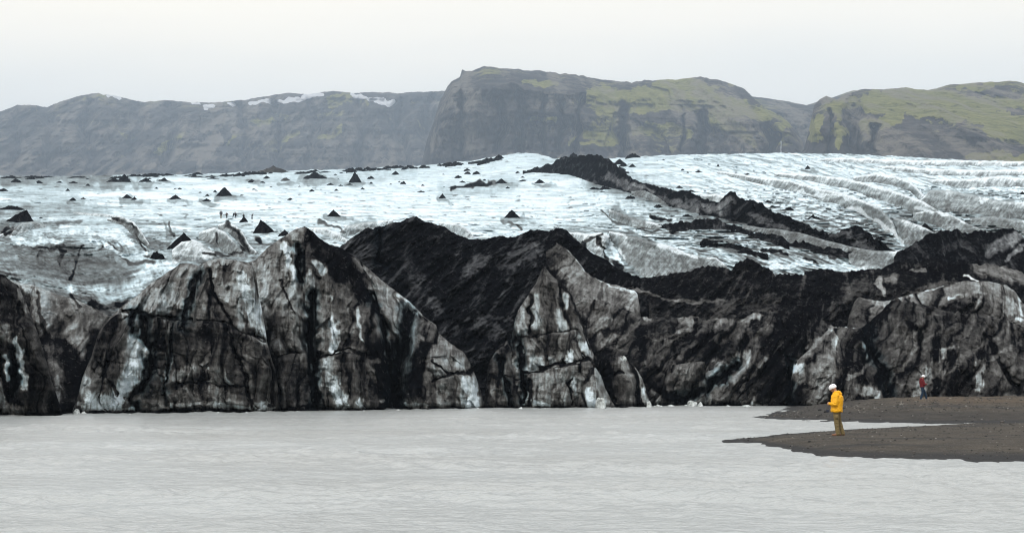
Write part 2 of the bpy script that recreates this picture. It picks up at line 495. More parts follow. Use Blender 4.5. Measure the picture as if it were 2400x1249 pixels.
m('F', Z3, .82, 5, (190,785),(350,755),(475,740), groove=.25)
m('F', Z3, .95, 8, (190,972),(300,952),(400,920),(545,890), groove=.45)
m('F', Z3, 1.0, 11, (60,870),(80,980),(110,1060),(128,1150), groove=1.1)
m('F', Z3, .92, 7, (440,1000),(440,1140), groove=.5)
m('F', Z3, .92, 6, (500,1050),(512,1140), groove=.4)
m('F', Z3, .75, 9, (440,560),(430,700))
m('F', Z3, .92, 12, (225,1000),(228,1140), groove=.5)
m('F', Z3, .96, 6, (20,985),(90,980),(180,1000))
m('F', Z3, .9, 14, (580,900),(560,960),(520,1010))
# --- lumps to the right of it (G)
m('G', Z3, .02, 12, (705,885),(725,885))
m('G', Z3, .34, 38, (670,900),(720,920))
m('G', Z3, .05, 16, (825,1060),(838,1125))
m('G', Z3, .93, 8, (620,982),(705,960), groove=.4)
m('G', Z3, .62, 55, (700,1060))
m('G', Z3, .92, 14, (605,960),(630,1040),(665,1110), groove=.7)
# --- grey ice slope behind (S)
m('S', Z3, .42, 50, (430,400),(520,500),(640,560))
m('S', Z3, .15, 6, (430,335),(520,440),(640,508),(790,545))
m('S', Z3, .75, 20, (330,470),(380,560), k=.7)
m('S', Z3, .93, 22, (285,380),(340,450),(390,520),(450,590))
m('F', Z3, .90, 9, (385,490),(440,560),(470,620),(500,690),(520,770),(552,850))
# --- right front wall (H)
m('H', Z3, .88, 20, (470,620),(510,720),(560,830),(600,880),(660,900))
m('H', Z3, .86, 50, (800,780),(900,740),(1000,760),(1200,800), k=.7)
m('H', Z3, .90, 40, (1350,800),(1200,880),(1100,880), k=.7)
m('H', Z3, .45, 56, (520,620),(600,700),(640,780))
m('H', Z3, .25, 13, (815,680),(850,680))
m('H', Z3, .70, 38, (820,600),(860,640))
m('H', Z3, .46, 18, (1020,695),(1100,702),(1200,692),(1380,690))
m('H', Z3, .70, 60, (900,860),(950,800))
m('H', Z3, .50, 52, (1060,960),(1050,1060))
m('H', Z3, .38, 34, (1200,930),(1165,1010))
m('H', Z3, .45, 30, (1340,890),(1300,980))
m('H', Z3, .45, 22, (870,1060),(900,1090))
m('H', Z3, .58, 30, (1200,1080),(1300,1080))
m('H', Z3, .62, 40, (1200,780),(1350,740))
m('H', Z3, 1.0, 20, (1000,1112),(1150,1050),(1250,960),(1300,935), groove=1.2)
m('H', Z3, 1.0, 20, (830,1000),(900,1040),(970,1105))
m('H', Z3, .95, 36, (1330,1060),(1400,960),(1472,900))
m('H', Z3, .90, 18, (620,760),(700,740),(760,700))
m('H', Z3, .92, 26, (750,890),(800,935))
m('H', Z3, .93, 10, (960,780),(1100,790),(1240,740))
m('H', Z3, .93, 8, (960,700),(1000,860),(980,960), groove=.4)
m('H', Z4, .04, 20, (475,760),(482,850),(462,900))
m('H', Z4, .03, 24, (295,950),(325,930))
m('H', Z4, .32, 24, (350,860),(400,800),(445,755))
m('H', Z4, .36, 66, (390,970),(440,900))
m('H', Z4, .42, 36, (330,1000),(480,960))
m('H', Z4, .12, 18, (640,830),(652,870))
m('H', Z4, .33, 13, (550,1000),(620,950),(680,890))
m('H', Z4, .28, 32, (620,1060),(690,1060))
m('H', Z4, .26, 26, (1060,870),(1100,850))
m('H', Z4, .28, 28, (1245,920),(1235,1040))
m('H', Z4, .38, 56, (1010,950),(960,1040))
m('H', Z4, .38, 24, (910,1070),(930,1040))
m('H', Z4, .20, 14, (560,722),(600,718))
m('H', Z4, .60, 60, (760,740),(760,860))
m('H', Z4, .64, 66, (950,680),(1000,660))
m('H', Z4, .62, 90, (1380,860),(1340,800),(1420,950))
m('H', Z4, .64, 44, (1100,760),(1200,730))
m('H', Z4, .50, 20, (135,880),(90,940))
m('H', Z4, .28, 18, (20,680),(80,668))
m('H', Z4, .38, 26, (20,870),(10,920))
m('H', Z4, .97, 20, (660,700),(655,850),(740,940),(760,1090), groove=1.)  # crack between blocks, shade painted along its length
m('H', Z4, 1.0, 44, (340,640),(250,780),(170,850))
m('H', Z4, 1.0, 14, (240,890),(262,1120), groove=1.)
m('H', Z4, .95, 9, (520,1000),(560,940),(640,865))
m('H', Z4, 1.0, 24, (725,990),(740,1090))
m('H', Z4, .95, 13, (870,700),(930,760),(930,830))
m('H', Z4, .97, 13, (1270,760),(1330,880),(1400,1000),(1445,1060), groove=.6)
m('H', Z4, .95, 34, (1105,890),(1120,960),(1090,1070))
m('H', Z4, 1.0, 15, (1010,1010),(1000,1080))
m('H', Z4, .90, 6, (950,820),(1080,720),(1180,670))
m('H', Z4, 1.0, 40, (110,1090),(190,970))
m('H', Z4, .9, 20, (1420,1060),(1470,1070))
m('H', Z4, .9, 30, (840,1000),(860,900), k=.8)
m('H', Z4, .3, 10, (10,1130),(130,1130))
# --- rounded grey ridge on the right (Q)
m('Q', Z4, .26, 28, (1385,590),(1395,650))
m('Q', Z4, .08, 15, (1445,690))
m('Q', Z4, .12, 9, (1450,590),(1456,660))
m('Q', Z4, .06, 7, (1145,565),(1085,590))
m('Q', Z4, .06, 6, (950,545),(1050,508))
m('Q', Z4, .97, 17, (1245,530),(1205,592))
m('Q', Z4, .95, 22, (1060,635),(1200,625))
m('Q', Z4, .28, 20, (690,590),(760,598),(870,560))
m('Q', Z4, .45, 40, (1100,540),(1300,520))
# --- dark ridge line right of centre (R)
m('R', Z4, .36, 11, (720,465),(705,510),(742,555))
m('R', Z4, .45, 18, (760,480),(800,470))
m('R', Z4, .48, 8, (870,440),(960,433))
m('R', Z4, .08, 7, (1170,470),(1230,487))
m('R', Z4, .50, 24, (1235,405),(1330,435),(1480,462))
m('R', Z4, .97, 9, (1310,430),(1350,440))
m('R', Z3, .50, 9, (1260,590),(1100,605),(900,570),(640,500), k=.9)
m('R', Z3, .75, 40, (800,590),(860,650))
m('R', Z3, .72, 34, (1300,600),(1200,660))
m('R', Z4, .72, 40, (640,500),(560,560))
m('R', Z4, .75, 50, (60,640),(150,600))
# --- fluted ice on the right (W)
m('W', Z4, .36, 36, (580,350),(690,385),(850,375),(940,345))
m('W', Z4, .04, 5, (600,320),(800,337),(960,325))
m('W', Z4, .40, 55, (830,250),(910,285))
m('W', Z4, .40, 40, (620,260),(720,290), k=.6)
m('W', Z4, .34, 24, (200,240),(350,285))
m('W', Z4, .45, 24, (380,320),(520,340))
m('W', Z4, .95, 11, (430,340),(490,362))
m('W', Z4, .95, 9, (100,330),(230,345))
m('W', Z4, .95, 12, (330,385),(380,392))
m('W', Z4, .95, 8, (250,400),(310,405))
m('W', Z4, .05, 14, (80,420),(330,400),(640,435))
m('W', Z4, .40, 60, (1000,150),(1200,180),(1400,170), k=.8)
m('W', Z4, .36, 40, (600,120),(760,150),(900,130), k=.8)
m('W', Z4, .32, 40, (1000,40),(1200,70),(1400,60), k=.8)
m('W', Z4, .45, 40, (1340,290),(1430,260), k=.8)
m('W', Z4, .05, 10, (920,110),(1040,130),(1180,170))
m('W', Z4, .05, 12, (560,100),(700,170),(790,230),(830,290))
m('W', Z4, .05, 10, (300,20),(560,45),(720,90))
m('W', Z4, .05, 10, (1250,60),(1400,50))
m('W', Z3, .40, 46, (690,330),(800,370),(960,390),(1110,400))
m('W', Z3, .32, 30, (760,430),(850,440))
m('W', Z3, .40, 34, (760,250),(860,300))
m('W', Z3, .36, 34, (680,130),(800,180))
m('W', Z3, .95, 9, (860,155),(960,165))
m('W', Z3, .97, 17, (960,215),(1060,195),(1130,205))
m('W', Z3, .95, 11, (1130,285),(1190,295))
m('W', Z3, .95, 11, (1320,330),(1400,345))
m('W', Z3, .85, 8, (580,250),(600,320),(640,380), groove=2.)
m('W', Z3, .05, 16, (600,250),(650,300),(700,390))
m('W', Z3, .05, 9, (560,190),(820,240),(900,290),(1100,360))
m('W', Z3, .75, 9, (520,280),(550,255),(590,250))
m('W', Z3, .9, 16, (680,390),(700,420))
m('W', Z3, .6, 6, (600,120),(640,170),(740,200),(900,225))
IDZ = lambda *p: list(p)
for pts in ([(1500,860),(1570,800),(1680,764)],[(1530,800),(1600,772),(1690,756)],[(1700,860),(1760,800),(1800,765)],[(1600,925),(1650,880),(1690,850)],[(1740,910),(1790,850),(1830,800)],[(1440,800),(1490,760),(1530,750)],[(2100,880),(2150,820),(2210,770)],[(2190,900),(2250,840),(2330,790)],[(2120,800),(2160,760),(2190,735)],[(2280,880),(2340,830),(2400,800)]):
    m('H', IDZ, .42, 11, *pts, k=.6)
m('W', IDZ, .42, 70 * 1, (1400,420),(1500,450),(1640,495),(1760,520),(1850,548),(1960,575),(2060,590), k=.55)
m('W', IDZ, .50, 40, (1400,420),(1500,450),(1640,495),(1760,520),(1850,548),(1960,575),(2060,590), k=.6)
m('W', IDZ, .30, 60, (20,440),(120,436),(240,424), k=.5)
m('W', IDZ, .45, 26, (10,424),(90,422),(200,420),(250,418), k=.8)
m('W', IDZ, .24, 50, (-10,490),(80,480),(180,475), k=.5)
m('W', IDZ, .26, 36, (60,500),(150,496),(240,500), k=.6)
m('W', IDZ, .20, 40, (560,425),(700,420),(840,412),(960,404), k=.5)
m('W', IDZ, .22, 40, (1040,450),(1130,440),(1200,430), k=.6)
m('W', IDZ, .9, 9, (1060,440),(1090,437),(1130,430),(1160,432))
for x, y, w in ((526,461,43),(411,468,34),(485,473,25),(306,468,40),(171,472,22),(206,437,16),(280,430,66),(341,429,32),(384,427,26),(45,523,70),(28,495,72),(782,510,37),(1200,513,42),(832,431,40),(740,422,62),(1037,467,20),(1175,432,32),(1265,432,30),(1893,399,17),(2168,548,46),(670,426,30),(590,428,24)):
    m('W', IDZ, .42, max(4.5, w * .16) * SC, (x - w * .52, y + 1.0), (x, y + 1.5), (x + w * .62, y + 2.0), k=.75)
    m('W', IDZ, .26, max(4, w * .12) * SC, (x - w * .2, y + 3.0), (x + w * 1.1, y + 4.5), k=.6)
m('debris_bank', Z4, .48, 30, (1290,330),(1390,280),(1480,235))
m('debris_bank', Z4, .45, 16, (1370,390),(1440,330),(1480,300))
m('debris_bank', Z4, .80, 30, (1050,330),(1120,300))
m('R', Z4, .48, 40, (1225,405),(1330,440),(1480,465))
m('R', Z4, .62, 30, (1000,520),(1100,500),(900,560))
m('medial_moraine', Z6, .58, 22, (770,690),(850,725))
m('medial_moraine', Z6, .55, 26, (985,725),(1020,690))
m('medial_moraine', Z6, .62, 16, (1520,830),(1580,840))
m('medial_moraine', Z6, .7, 14, (350,585),(390,590))
for pts, w, d in (([(1420,415),(1460,432),(1500,448)],8,.45),([(1545,462),(1590,474),(1630,492)],9,.5),([(1480,430),(1530,447)],5,.3),([(1610,470),(1660,490)],7,.5),([(1760,500),(1800,520),(1840,540)],8,.45),([(1870,548),(1910,560)],8,.5),([(1990,560),(2040,580)],9,.5),([(1650,480),(1690,495)],6,.35)):
    m('medial_moraine', IDZ, d, w * SC, *pts, k=.7)
# --- snow, scree and grass on the mountains (zooms of the range)
ZL = lambda *p: [(a / 2, 180 + b / 2) for a, b in p]
ZR = lambda *p: [(1200 + a / 2, 130 + b / 2) for a, b in p]
def mm(layer, zf, what, w, *pts, k=1.0, g=0): MARKS.setdefault(layer, []).append((zf(*pts), w / 2, what, g, k))
mm('left_range', ZL, 'snow', 9, (1180,122),(1260,112),(1330,118),(1400,102),(1460,92),(1515,86))
mm('left_range', ZL, 'snow', 12, (1240,115),(1300,120)); mm('left_range', ZL, 'snow', 9, (1650,88),(1700,95),(1740,104))
mm('left_range', ZL, 'snow', 13, (1740,103),(1790,110),(1835,125)); mm('left_range', ZL, 'snow', 11, (960,140),(995,136))
mm('left_range', ZL, 'snow', 5, (905,128),(940,132)); mm('left_range', ZL, 'snow', 6, (510,101),(560,104)); mm('left_range', ZL, 'snow', 5, (1080,134),(1100,136))
mm('left_range', ZL, 'pale', 34, (1010,130),(1030,200),(960,230)); mm('left_range', ZL, 'pale', 40, (1010,300),(960,340),(860,340))
mm('left_range', ZL, 'pale', 14, (940,390),(930,440)); mm('left_range', ZL, 'pale', 22, (680,455),(720,430)); mm('left_range', ZL, 'pale', 16, (1200,150),(1160,190))
mm('left_range', ZL, 'pale', 14, (820,440),(830,455)); mm('left_range', ZL, 'pale', 20, (1180,240),(1100,260))
mm('left_range', ZL, .85, 10, (1180,240),(1110,270),(1060,320)); mm('left_range', ZL, .85, 9, (1390,255),(1330,310)); mm('left_range', ZL, .8, 14, (730,350),(780,310),(850,280))
mm('left_range', ZL, .75, 26, (1560,110),(1640,100),(1700,120)); mm('left_range', ZL, .7, 16, (1600,250),(1500,290)); mm('left_range', ZL, .6, 16, (1200,210),(1330,200))
mm('middle_mountain', ZR, .85, 40, (380,180),(500,210),(600,240),(700,250)); mm('middle_mountain', ZR, .85, 30, (690,150),(820,140),(940,150))
mm('middle_mountain', ZR, .8, 26, (960,265),(1100,262),(1200,280)); mm('middle_mountain', ZR, .8, 20, (360,370),(480,390)); mm('middle_mountain', ZR, .7, 20, (580,360),(640,350))
mm('middle_mountain', ZR, .7, 24, (950,310),(1060,350),(1130,420)); mm('middle_mountain', ZR, .75, 18, (1200,350),(1320,320)); mm('middle_mountain', ZR, .6, 12, (240,430),(300,380))
mm('middle_mountain', ZR, .05, 26, (560,300),(700,285),(860,290)); mm('middle_mountain', ZR, .05, 30, (900,270),(880,350),(910,420), k=.7); mm('middle_mountain', ZR, .05, 50, (40,200),(40,440)); mm('middle_mountain', ZR, .1, 60, (200,220),(200,420))
mm('middle_mountain', ZR, .05, 14, (760,100),(880,105),(1000,140)); mm('middle_mountain', ZR, .1, 30, (1000,190),(1080,180))
mm('right_hill', ZR, 'pale', 20, (1450,205),(1500,195),(1560,205)); mm('right_hill', ZR, .05, 40, (1600,240),(1600,420)); mm('right_hill', ZR, .1, 80, (1850,360),(1950,400),(2050,420))
mm('right_hill', ZR, .05, 16, (2150,180),(2300,170),(2360,190)); mm('right_hill', ZR, .05, 20, (1640,300),(1740,290)); mm('right_hill', ZR, .05, 18, (1960,235),(2080,238))
mm('right_hill', ZR, .1, 14, (1820,300),(2000,300),(2200,320)); mm('right_hill', ZR, .9, 18, (2150,470),(2400,480)); mm('right_hill', ZR, .9, 30, (1660,330),(1800,290))
mm('right_hill', ZR, .85, 26, (1560,360),(1420,330)); mm('right_hill', ZR, .05, 20, (2200,260),(2390,270)); mm('right_hill', ZR, .15, 40, (1400,440),(1480,300))

GUL = 560.0
for pts, w, k in (([(40,190),(45,300),(40,460)],22,1.3),([(330,180),(310,300),(300,450)],14,.8),([(520,250),(515,340),(520,450)],22,1.2),([(890,270),(905,340),(895,450)],26,1.2),([(150,200),(140,330),(150,460)],12,.7),
                  ([(230,220),(240,330),(225,450)],12,.7),([(1180,340),(1230,390),(1210,450)],30,1.0),([(800,290),(810,370),(800,450)],10,.5),([(-60,200),(-40,320),(-80,450)],14,.7),([(-240,180),(-235,330),(-250,450)],12,.6)):
    mm('middle_mountain', ZR, .10, w * .8, *pts, g=GUL * k, k=.45)
for pts, w, k in (([(1600,235),(1590,330),(1610,450)],34,1.0),([(1480,260),(1500,340),(1480,450)],12,.5),([(1700,330),(1690,400),(1700,450)],14,.5)):
    mm('right_hill', ZR, .10, w, *pts, g=.7 * GUL * k, k=.5)
GUL = 380.0
for pts, w, k in (([(200,130),(240,250),(220,420)],26,1.0),([(60,160),(90,280),(70,430)],22,.8),([(420,130),(400,260),(430,430)],26,1.0),([(640,130),(650,240),(600,420)],24,1.0),([(790,140),(820,260),(780,400)],24,.9),([(1120,140),(1160,250),(1130,420)],22,1.0),([(1290,140),(1320,270),(1290,420)],20,.9),([(1450,130),(1480,260),(1440,420)],24,1.0),([(1680,130),(1700,250),(1680,420)],26,1.0),([(1880,110),(1870,250),(1900,420)],26,1.0),([(2020,100),(2000,250),(2030,420)],24,1.0)):
    mm('left_range', ZL, .05, w, *pts, g=GUL * k, k=.5)

for pts, w in (([(1480,240),(1600,225)],24),([(1660,230),(1850,215),(2050,200)],36),([(1900,260),(2100,255),(2300,245)],36),([(2050,290),(2250,300),(2400,300)],26),([(2250,350),(2400,380)],40),([(2100,150),(2250,150)],16),([(1700,180),(1900,175)],20),([(1440,300),(1420,400)],20),([(1530,340),(1540,420)],14)):
    mm('right_hill', ZR, .95, w, *pts, k=.8)
for pts, w in (([(600,170),(760,190),(950,210),(1080,230)],30),([(60,130),(200,140)],14),([(420,240),(560,260)],18),([(640,330),(760,340),(840,360)],16),([(1020,320),(1100,380)],22),([(100,300),(200,300)],14),([(330,410),(460,420)],12)):
    mm('middle_mountain', ZR, .9, w, *pts, k=.8)
for pts, w in (([(1180,330),(1290,300)],14),([(1500,180),(1600,160)],18),([(1960,200),(1990,240)],10),([(400,100),(480,95)],14),([(880,320),(780,340)],14),([(1330,330),(1240,360)],12),([(560,260),(640,290)],10)):
    mm('left_range', ZL, .58, w, *pts, k=.8)
for pts, w in (([(100,300),(140,420)],26),([(330,250),(300,400)],30),([(480,220),(520,380)],20),([(1240,220),(1280,380)],26),([(1560,260),(1540,400)],30),([(1760,220),(1780,400)],26)):
    mm('left_range', ZL, 'pale', w, *pts, k=.5)

# ------------------------------------------------------------------ lofted relief: lines (px, py, distance, dirt) from crest to foot
LAYERS = {}
MS = 2.5                                       # the mountains stand this much farther off than their lines say
def facets(x, y, seed):
    """broken planes: every cell is one tilted face"""
    ix = np.floor(x).astype(np.int64); iy = np.floor(y).astype(np.int64)
    best = np.full(x.shape, 1e9); val = np.zeros(x.shape); idv = np.zeros(x.shape)
    for dx in (-1, 0, 1):
        for dy in (-1, 0, 1):
            cx = ix + dx; cy = iy + dy
            h1 = (_h(cx, cy, seed) & 1023) / 1023.0; h2 = (_h(cx, cy, seed + 1) & 1023) / 1023.0
            h3 = (_h(cx, cy, seed + 2) & 1023) / 1023.0; h4 = (_h(cx, cy, seed + 3) & 1023) / 1023.0
            px = x - cx - h1; py = y - cy - h2
            d = px * px + py * py
            m = d < best
            best = np.where(m, d, best)
            val = np.where(m, (h3 - 0.5) * 1.5 * px + (h4 - 0.5) * 1.0 * py + (h3 + h4 - 1) * 0.30, val)
            idv = np.where(m, h3 - 0.5, idv)
    return val, idv
def loft(name, lines, style, mat, step=1.7, x0=None, x1=None, crest_rough=0.0, back=(8, 6), round_w=0, round_d=0, seed=0,
         amp=1.0, label=None, soft=0, base_z=-0.4, marks=None, shear=0.0):
    x0 = lines[0][0][0] if x0 is None else x0; x1 = lines[0][-1][0] if x1 is None else x1
    xs = np.arange(x0, x1 + step, step)
    PYs, Ds, Gs = [], [], []
    for ln in lines:
        p = np.array([[a[0], np.nan if a[1] is None else a[1], a[2], a[3]] for a in ln], float)
        D = np.interp(xs, p[:, 0], p[:, 2]) * (MS if style == 'mount' else 1); G = np.interp(xs, p[:, 0], p[:, 3])
        if np.isnan(p[0, 1]): py = row_at(base_z, D)
        else: py = np.interp(xs, p[:, 0], p[:, 1])
        PYs.append(py); Ds.append(D); Gs.append(G)
    if crest_rough:
        calm_ = 0.35 + 0.9 * sstep(-0.3, 0.5, fbm(xs / 60, xs * 0 + seed * 2.1, 2, seed + 7))
        jag = 0.8 * fbm(xs / 34, xs * 0 + seed, 5, seed + 3, 0.6) + calm_ * (0.7 * (np.abs(perlin(xs / 21, xs * 0 + seed * 1.3, seed + 8)) - 0.3) + 0.22 * fbm(xs / 7, xs * 0 + seed * 0.7, 3, seed + 9, 0.6))
        PYs[0] = PYs[0] + crest_rough * (jag - 0.1)
    for k in range(1, len(PYs)):
        PYs[k] = np.maximum(PYs[k], PYs[k - 1] + 0.05)
        bad = PYs[k] <= PYs[k - 1] + 0.06
        Ds[k] = np.where(bad, Ds[k - 1], Ds[k])
    rows = []
    for k in range(len(PYs) - 1):
        n = max(2, int(math.ceil(np.max(PYs[k + 1] - PYs[k]) / step)))
        for i in range(n):
            rows.append((k, i / n))
    rows.append((len(PYs) - 2, 1.0))
    K = np.array([r[0] for r in rows]); T = np.array([r[1] for r in rows])[:, None]
    A = lambda S: np.array(S)[K] * (1 - T) + np.array(S)[K + 1] * T
    PY, D, G = A(PYs), A(Ds), A(Gs)
    V = (K[:, None] + T) + 0 * PY
    for _ in range(soft):                                    # ease the bends between the lines
        D[1:-1] = (D[:-2] + 2 * D[1:-1] + D[2:]) / 4
        G[1:-1] = (G[:-2] + 2 * G[1:-1] + G[2:]) / 4
    PX = np.broadcast_to(xs, PY.shape).copy()
    X, Y, Z = unproj(PX, PY, D)
    edge = PY - PYs[0][None, :]
    if round_w:
        cp = list(zip(xs[::4], PYs[0][::4]))
        cd = np.full(PX.shape, 1e9)
        for a, b in zip(cp[:-1], cp[1:]):
            if True:
                c0, c1 = np.searchsorted(xs, (a[0] - round_w, b[0] + round_w))
                cd[:, c0:c1] = np.minimum(cd[:, c0:c1], poly_dist(PX[:, c0:c1], PY[:, c0:c1], [a, b]))
        u = 1 - np.clip(cd / round_w, 0, 1)
        D = D + round_d * (1 - np.sqrt(np.clip(1 - u * u, 0, 1)))
    extra = {}
    dD = np.zeros_like(D); dG = np.zeros_like(D)
    wx = PX + 9 * fbm(PX / 40, PY / 40, 3, seed + 50); wy = PY + 9 * fbm(PX / 40, PY / 40, 3, seed + 60)
    if style == 'ice':
        zc = Z - 5.0
        xs_ = X - shear * zc                                              # folds lean with the wall
        xw = xs_ + 0.9 * fbm(X * 0.25, Z * 0.2, 3, seed) + 0.25 * fbm(X * 1.1, Z * 0.8, 3, seed + 33)
        strength = 0.55 + 0.9 * sstep(-0.5, 0.6, fbm(X * 0.16, Z * 0.10, 2, seed + 12))
        r1 = np.abs(perlin(xw * 0.34 + Z * 0.02, zc * 0.06, seed + 1)); r2 = np.abs(perlin(xw * 0.85, zc * 0.12, seed + 21)); r3 = np.abs(perlin(xw * 2.3, zc * 0.28, seed + 22))
        fold = 1.0 - np.abs(perlin(xw * 0.55 + 9.3, zc * 0.09 + 4, seed + 41)) * 1.8    # sharp outward fins
        bl = ridged(xs_ * 0.20 + Z * 0.12, Z * 0.20 - X * 0.07, 3, seed + 2)
        fc, fid = facets(xs_ / 1.5 + 0.15 * Z, Z / 2.8 - 0.1 * X, seed + 30)
        fc2, fid2 = facets(xs_ / 0.55, Z / 0.9 + 0.2 * X, seed + 36)
        md = fbm(X * 0.8, Z * 0.45, 5, seed + 3)
        fi = fbm(X * 3.2, Z * 2.0, 4, seed + 4)
        st = fbm(xs_ * 0.10, Z * 2.1 + 0.35 * X, 4, seed + 5)
        rib = np.minimum(r1, 0.42) + 0.5 * np.minimum(r2, 0.4) + 0.22 * r3
        dD = amp * (strength * (-2.9 * (np.minimum(r1, 0.42) - 0.25) - 1.3 * (np.minimum(r2, 0.4) - 0.22) - 0.42 * r3 - 0.9 * (fold - 0.45)) - 1.1 * (bl - 0.5) + 1.0 * fc + 0.42 * fc2 + 0.35 * md + 0.17 * fi + 0.12 * st)
        crease = np.clip(0.10 - r1, 0, 1) * 5.5 + np.clip(0.08 - r2, 0, 1) * 3.2  # shade painted into the colour along the creases of the folds
        dG = 0.05 * md + 0.08 * fi + 0.12 * st + crease * (0.55 + 0.45 * strength) - 0.16 * (np.clip(rib, 0, .7) - 0.38) + 0.16 * fbm(xs_ * 0.22, Z * 0.14, 2, seed + 7) + 0.07 * fid + 0.03 * fid2
        dG = dG + 0.30 * fbm(xw * 1.1, zc * 0.05, 5, seed + 8, 0.62)
        zn_ = Z + 0.25 * fbm(X * 0.5, X * 0 + seed, 3, seed + 14)
        dD = dD + 0.9 * np.exp(-(np.clip(zn_, 0, 9) / 0.28) ** 2)                 # melt notch at the waterline
        wash = np.exp(-((zn_ - 0.55) / 0.35) ** 2) * sstep(-0.1, 0.5, fbm(X * 0.35, X * 0 + 3, 3, seed + 15))
        dG = dG - 0.22 * wash + 0.35 * sstep(0.22, 0.05, zn_)  # last term paints shade inside the melt notch
    elif style == 'face':
        sc = np.maximum(D / 230.0, 1.0)
        u = (PX + 0.75 * PY); vv = PY - 0.3 * PX
        fl = np.abs(perlin(u / 9.0 + 0.8 * fbm(PX / 30, PY / 30, 2, seed), vv / 60, seed + 1)) + 0.5 * np.abs(perlin(u / 3.6, vv / 30, seed + 2))
        md = fbm(PX / 26, PY / 12, 4, seed + 3)
        dD = amp * sc * (0.9 * (0.4 - fl) + 1.3 * md)
        dG = 0.34 * np.clip(0.30 - fl, -0.3, 0.3) + 0.20 * md + 0.16 * fbm(u / 5, vv / 22, 4, seed + 5, 0.65)
        dG = dG * sstep(0, 5, edge)
    elif style == 'debris':
        X0 = X; X = X - shear * (Z - 8)
        a = ridged(X * 0.14 + Z * 0.05, Z * 0.16 - X * 0.08, 4, seed + 1)
        b = fbm(X * 0.35, Z * 0.4, 6, seed + 2, 0.58)
        c = fbm(X * 1.6, Z * 1.8, 5, seed + 3, 0.65)
        q = ridged(X * 0.5 - Z * 0.28, Z * 0.12 + X * 0.1, 3, seed + 4)
        fc, fid = facets(X / 2.2 - 0.3 * Z, Z / 2.2 + 0.2 * X, seed + 30)
        fc2, _ = facets(X / 0.8, Z / 0.7, seed + 36)
        dD = amp * (-4.2 * (a - 0.5) + 1.9 * b + 0.9 * c - 2.2 * (q - 0.5) + 0.9 * fc + 0.45 * fc2)
        stk = fbm(X * 1.1, Z * 0.22, 5, seed + 8, 0.65)
        dG = -0.20 * (q - 0.55) + 0.10 * b + 0.10 * c - 0.12 * (a - 0.5) + 0.06 * fid - 0.50 * np.clip(stk - 0.08, 0, 1) + 0.04
        X = X0
    elif style == 'sheet':
        # ice hummocks: flat treads stay pale, steep risers turn darker (shifts along the slope, in rows)
        lr = sstep(1250, 1800, PX)
        lb = sstep(650, 480, PX) * sstep(520, 570, PY)                     # the bowl at the left
        lo = sstep(560, 640, PY)
        sl = PY - 0.22 * lr * (PX - 1700) + lb * ((1 - lo) * 55 * np.exp(-((PX - 190) / 130) ** 2) - lo * 40 * np.exp(-((PX - 215) / 150) ** 2))
        big = 0.6 + 0.8 * sstep(420, 620, PY)
        h1 = fbm(PX / (95 * big), sl / (17 * big), 4, seed + 1)
        h2 = fbm(PX / (34 * big), sl / (8 * big), 4, seed + 2)
        h3 = fbm(PX / 13, sl / 4, 4, seed + 3)
        far = sstep(395, 560, PY)
        gr = np.abs(np.gradient(D, axis=0)) / np.maximum(np.gradient(PY, axis=0), 0.2)
        gr = np.minimum(gr, 12)
        calm = 0.34 + 0.5 * sstep(500, 600, PY) + 0.30 * lr
        dD = gr * amp * calm * (6.5 * big * h1 + 2.6 * h2 + 0.9 * h3) + 0.35 * fbm(X * 0.5, Z * 0.6, 5, seed + 9) * sstep(600, 680, PY)
        ns = fbm(PX / 60, sl / 6, 5, seed + 4, 0.62)
        ns2 = fbm(PX / 20, sl / 3.0, 4, seed + 5, 0.62)
        dn = lb * lo
        sd = PX * 0.75 - PY * 0.65 + 30 * fbm(PX / 90, PY / 90, 2, seed + 17)
        sl2 = fbm(sd / 7, (PY + PX * .8) / 90, 5, seed + 16, 0.62)
        ns = ns * (1 - 0.8 * dn) + 0.9 * sl2 * dn; ns2 = ns2 * (1 - 0.8 * dn)
        bands = fbm(PX / 240, sl / 14, 3, seed + 18)
        fl = np.abs(perlin((PX + 1.2 * PY) / 15 + h2, sl / 30, seed + 6))     # runnels down the risers
        rise = -np.gradient(6.5 * big * h1 + 2.6 * h2, axis=0) / np.maximum(np.gradient(PY, axis=0), 0.2)
        quiet = 0.5 + 0.5 * np.maximum(lr, sstep(520, 600, PY))
        spots = sstep(0.42, 0.75, fbm(PX / 30, sl / 4.5, 4, seed + 15)) * 0.5
        dG = quiet * (0.10 + 0.30 * far) * (0.6 * ns + 0.6 * ns2) + spots * (0.4 + 0.6 * far) + 0.16 * bands * (1 - 0.6 * lr) * (1 - 0.85 * sstep(560, 700, PX) * sstep(1320, 1220, PX)) + 0.02
        dG = dG + np.clip(rise * 0.5, -0.12, 0.40) * quiet * (0.10 + 0.5 * far + 0.4 * lr) + (0.22 - fl) * 0.22 * far * quiet
    elif style == 'mount':
        X, Z = X / MS, Z / MS
        g1 = ridged(X / 210 + 0.3 * fbm(X / 300, Z / 300, 3, seed), Z / 620, 4, seed + 1)
        g2 = ridged(X / 60, Z / 200, 4, seed + 2)
        s1 = fbm(X / 500, Z / 26 + X / 900, 4, seed + 3)
        f1 = fbm(X / 90, Z / 90, 5, seed + 4, 0.6)
        dD = MS * amp * (-190 * (g1 - 0.55) - 95 * (g2 - 0.55) + 40 * s1 + 60 * f1 + 45 * facets(X / 70, Z / 110, seed + 9)[0])
        dG = -0.30 * (g2 - 0.55) + 0.20 * f1 + 0.22 * s1
        extra['pale'] = np.clip(0.30 + 0.9 * fbm(X / 45 + 0.4 * f1, Z / 150, 5, seed + 14, 0.62) + 0.25 * s1, 0, .62)
    near = sstep(0, 14, edge)
    D = D + dD * (0.35 + 0.65 * near)
    G = G + dG
    blue = np.zeros_like(D)
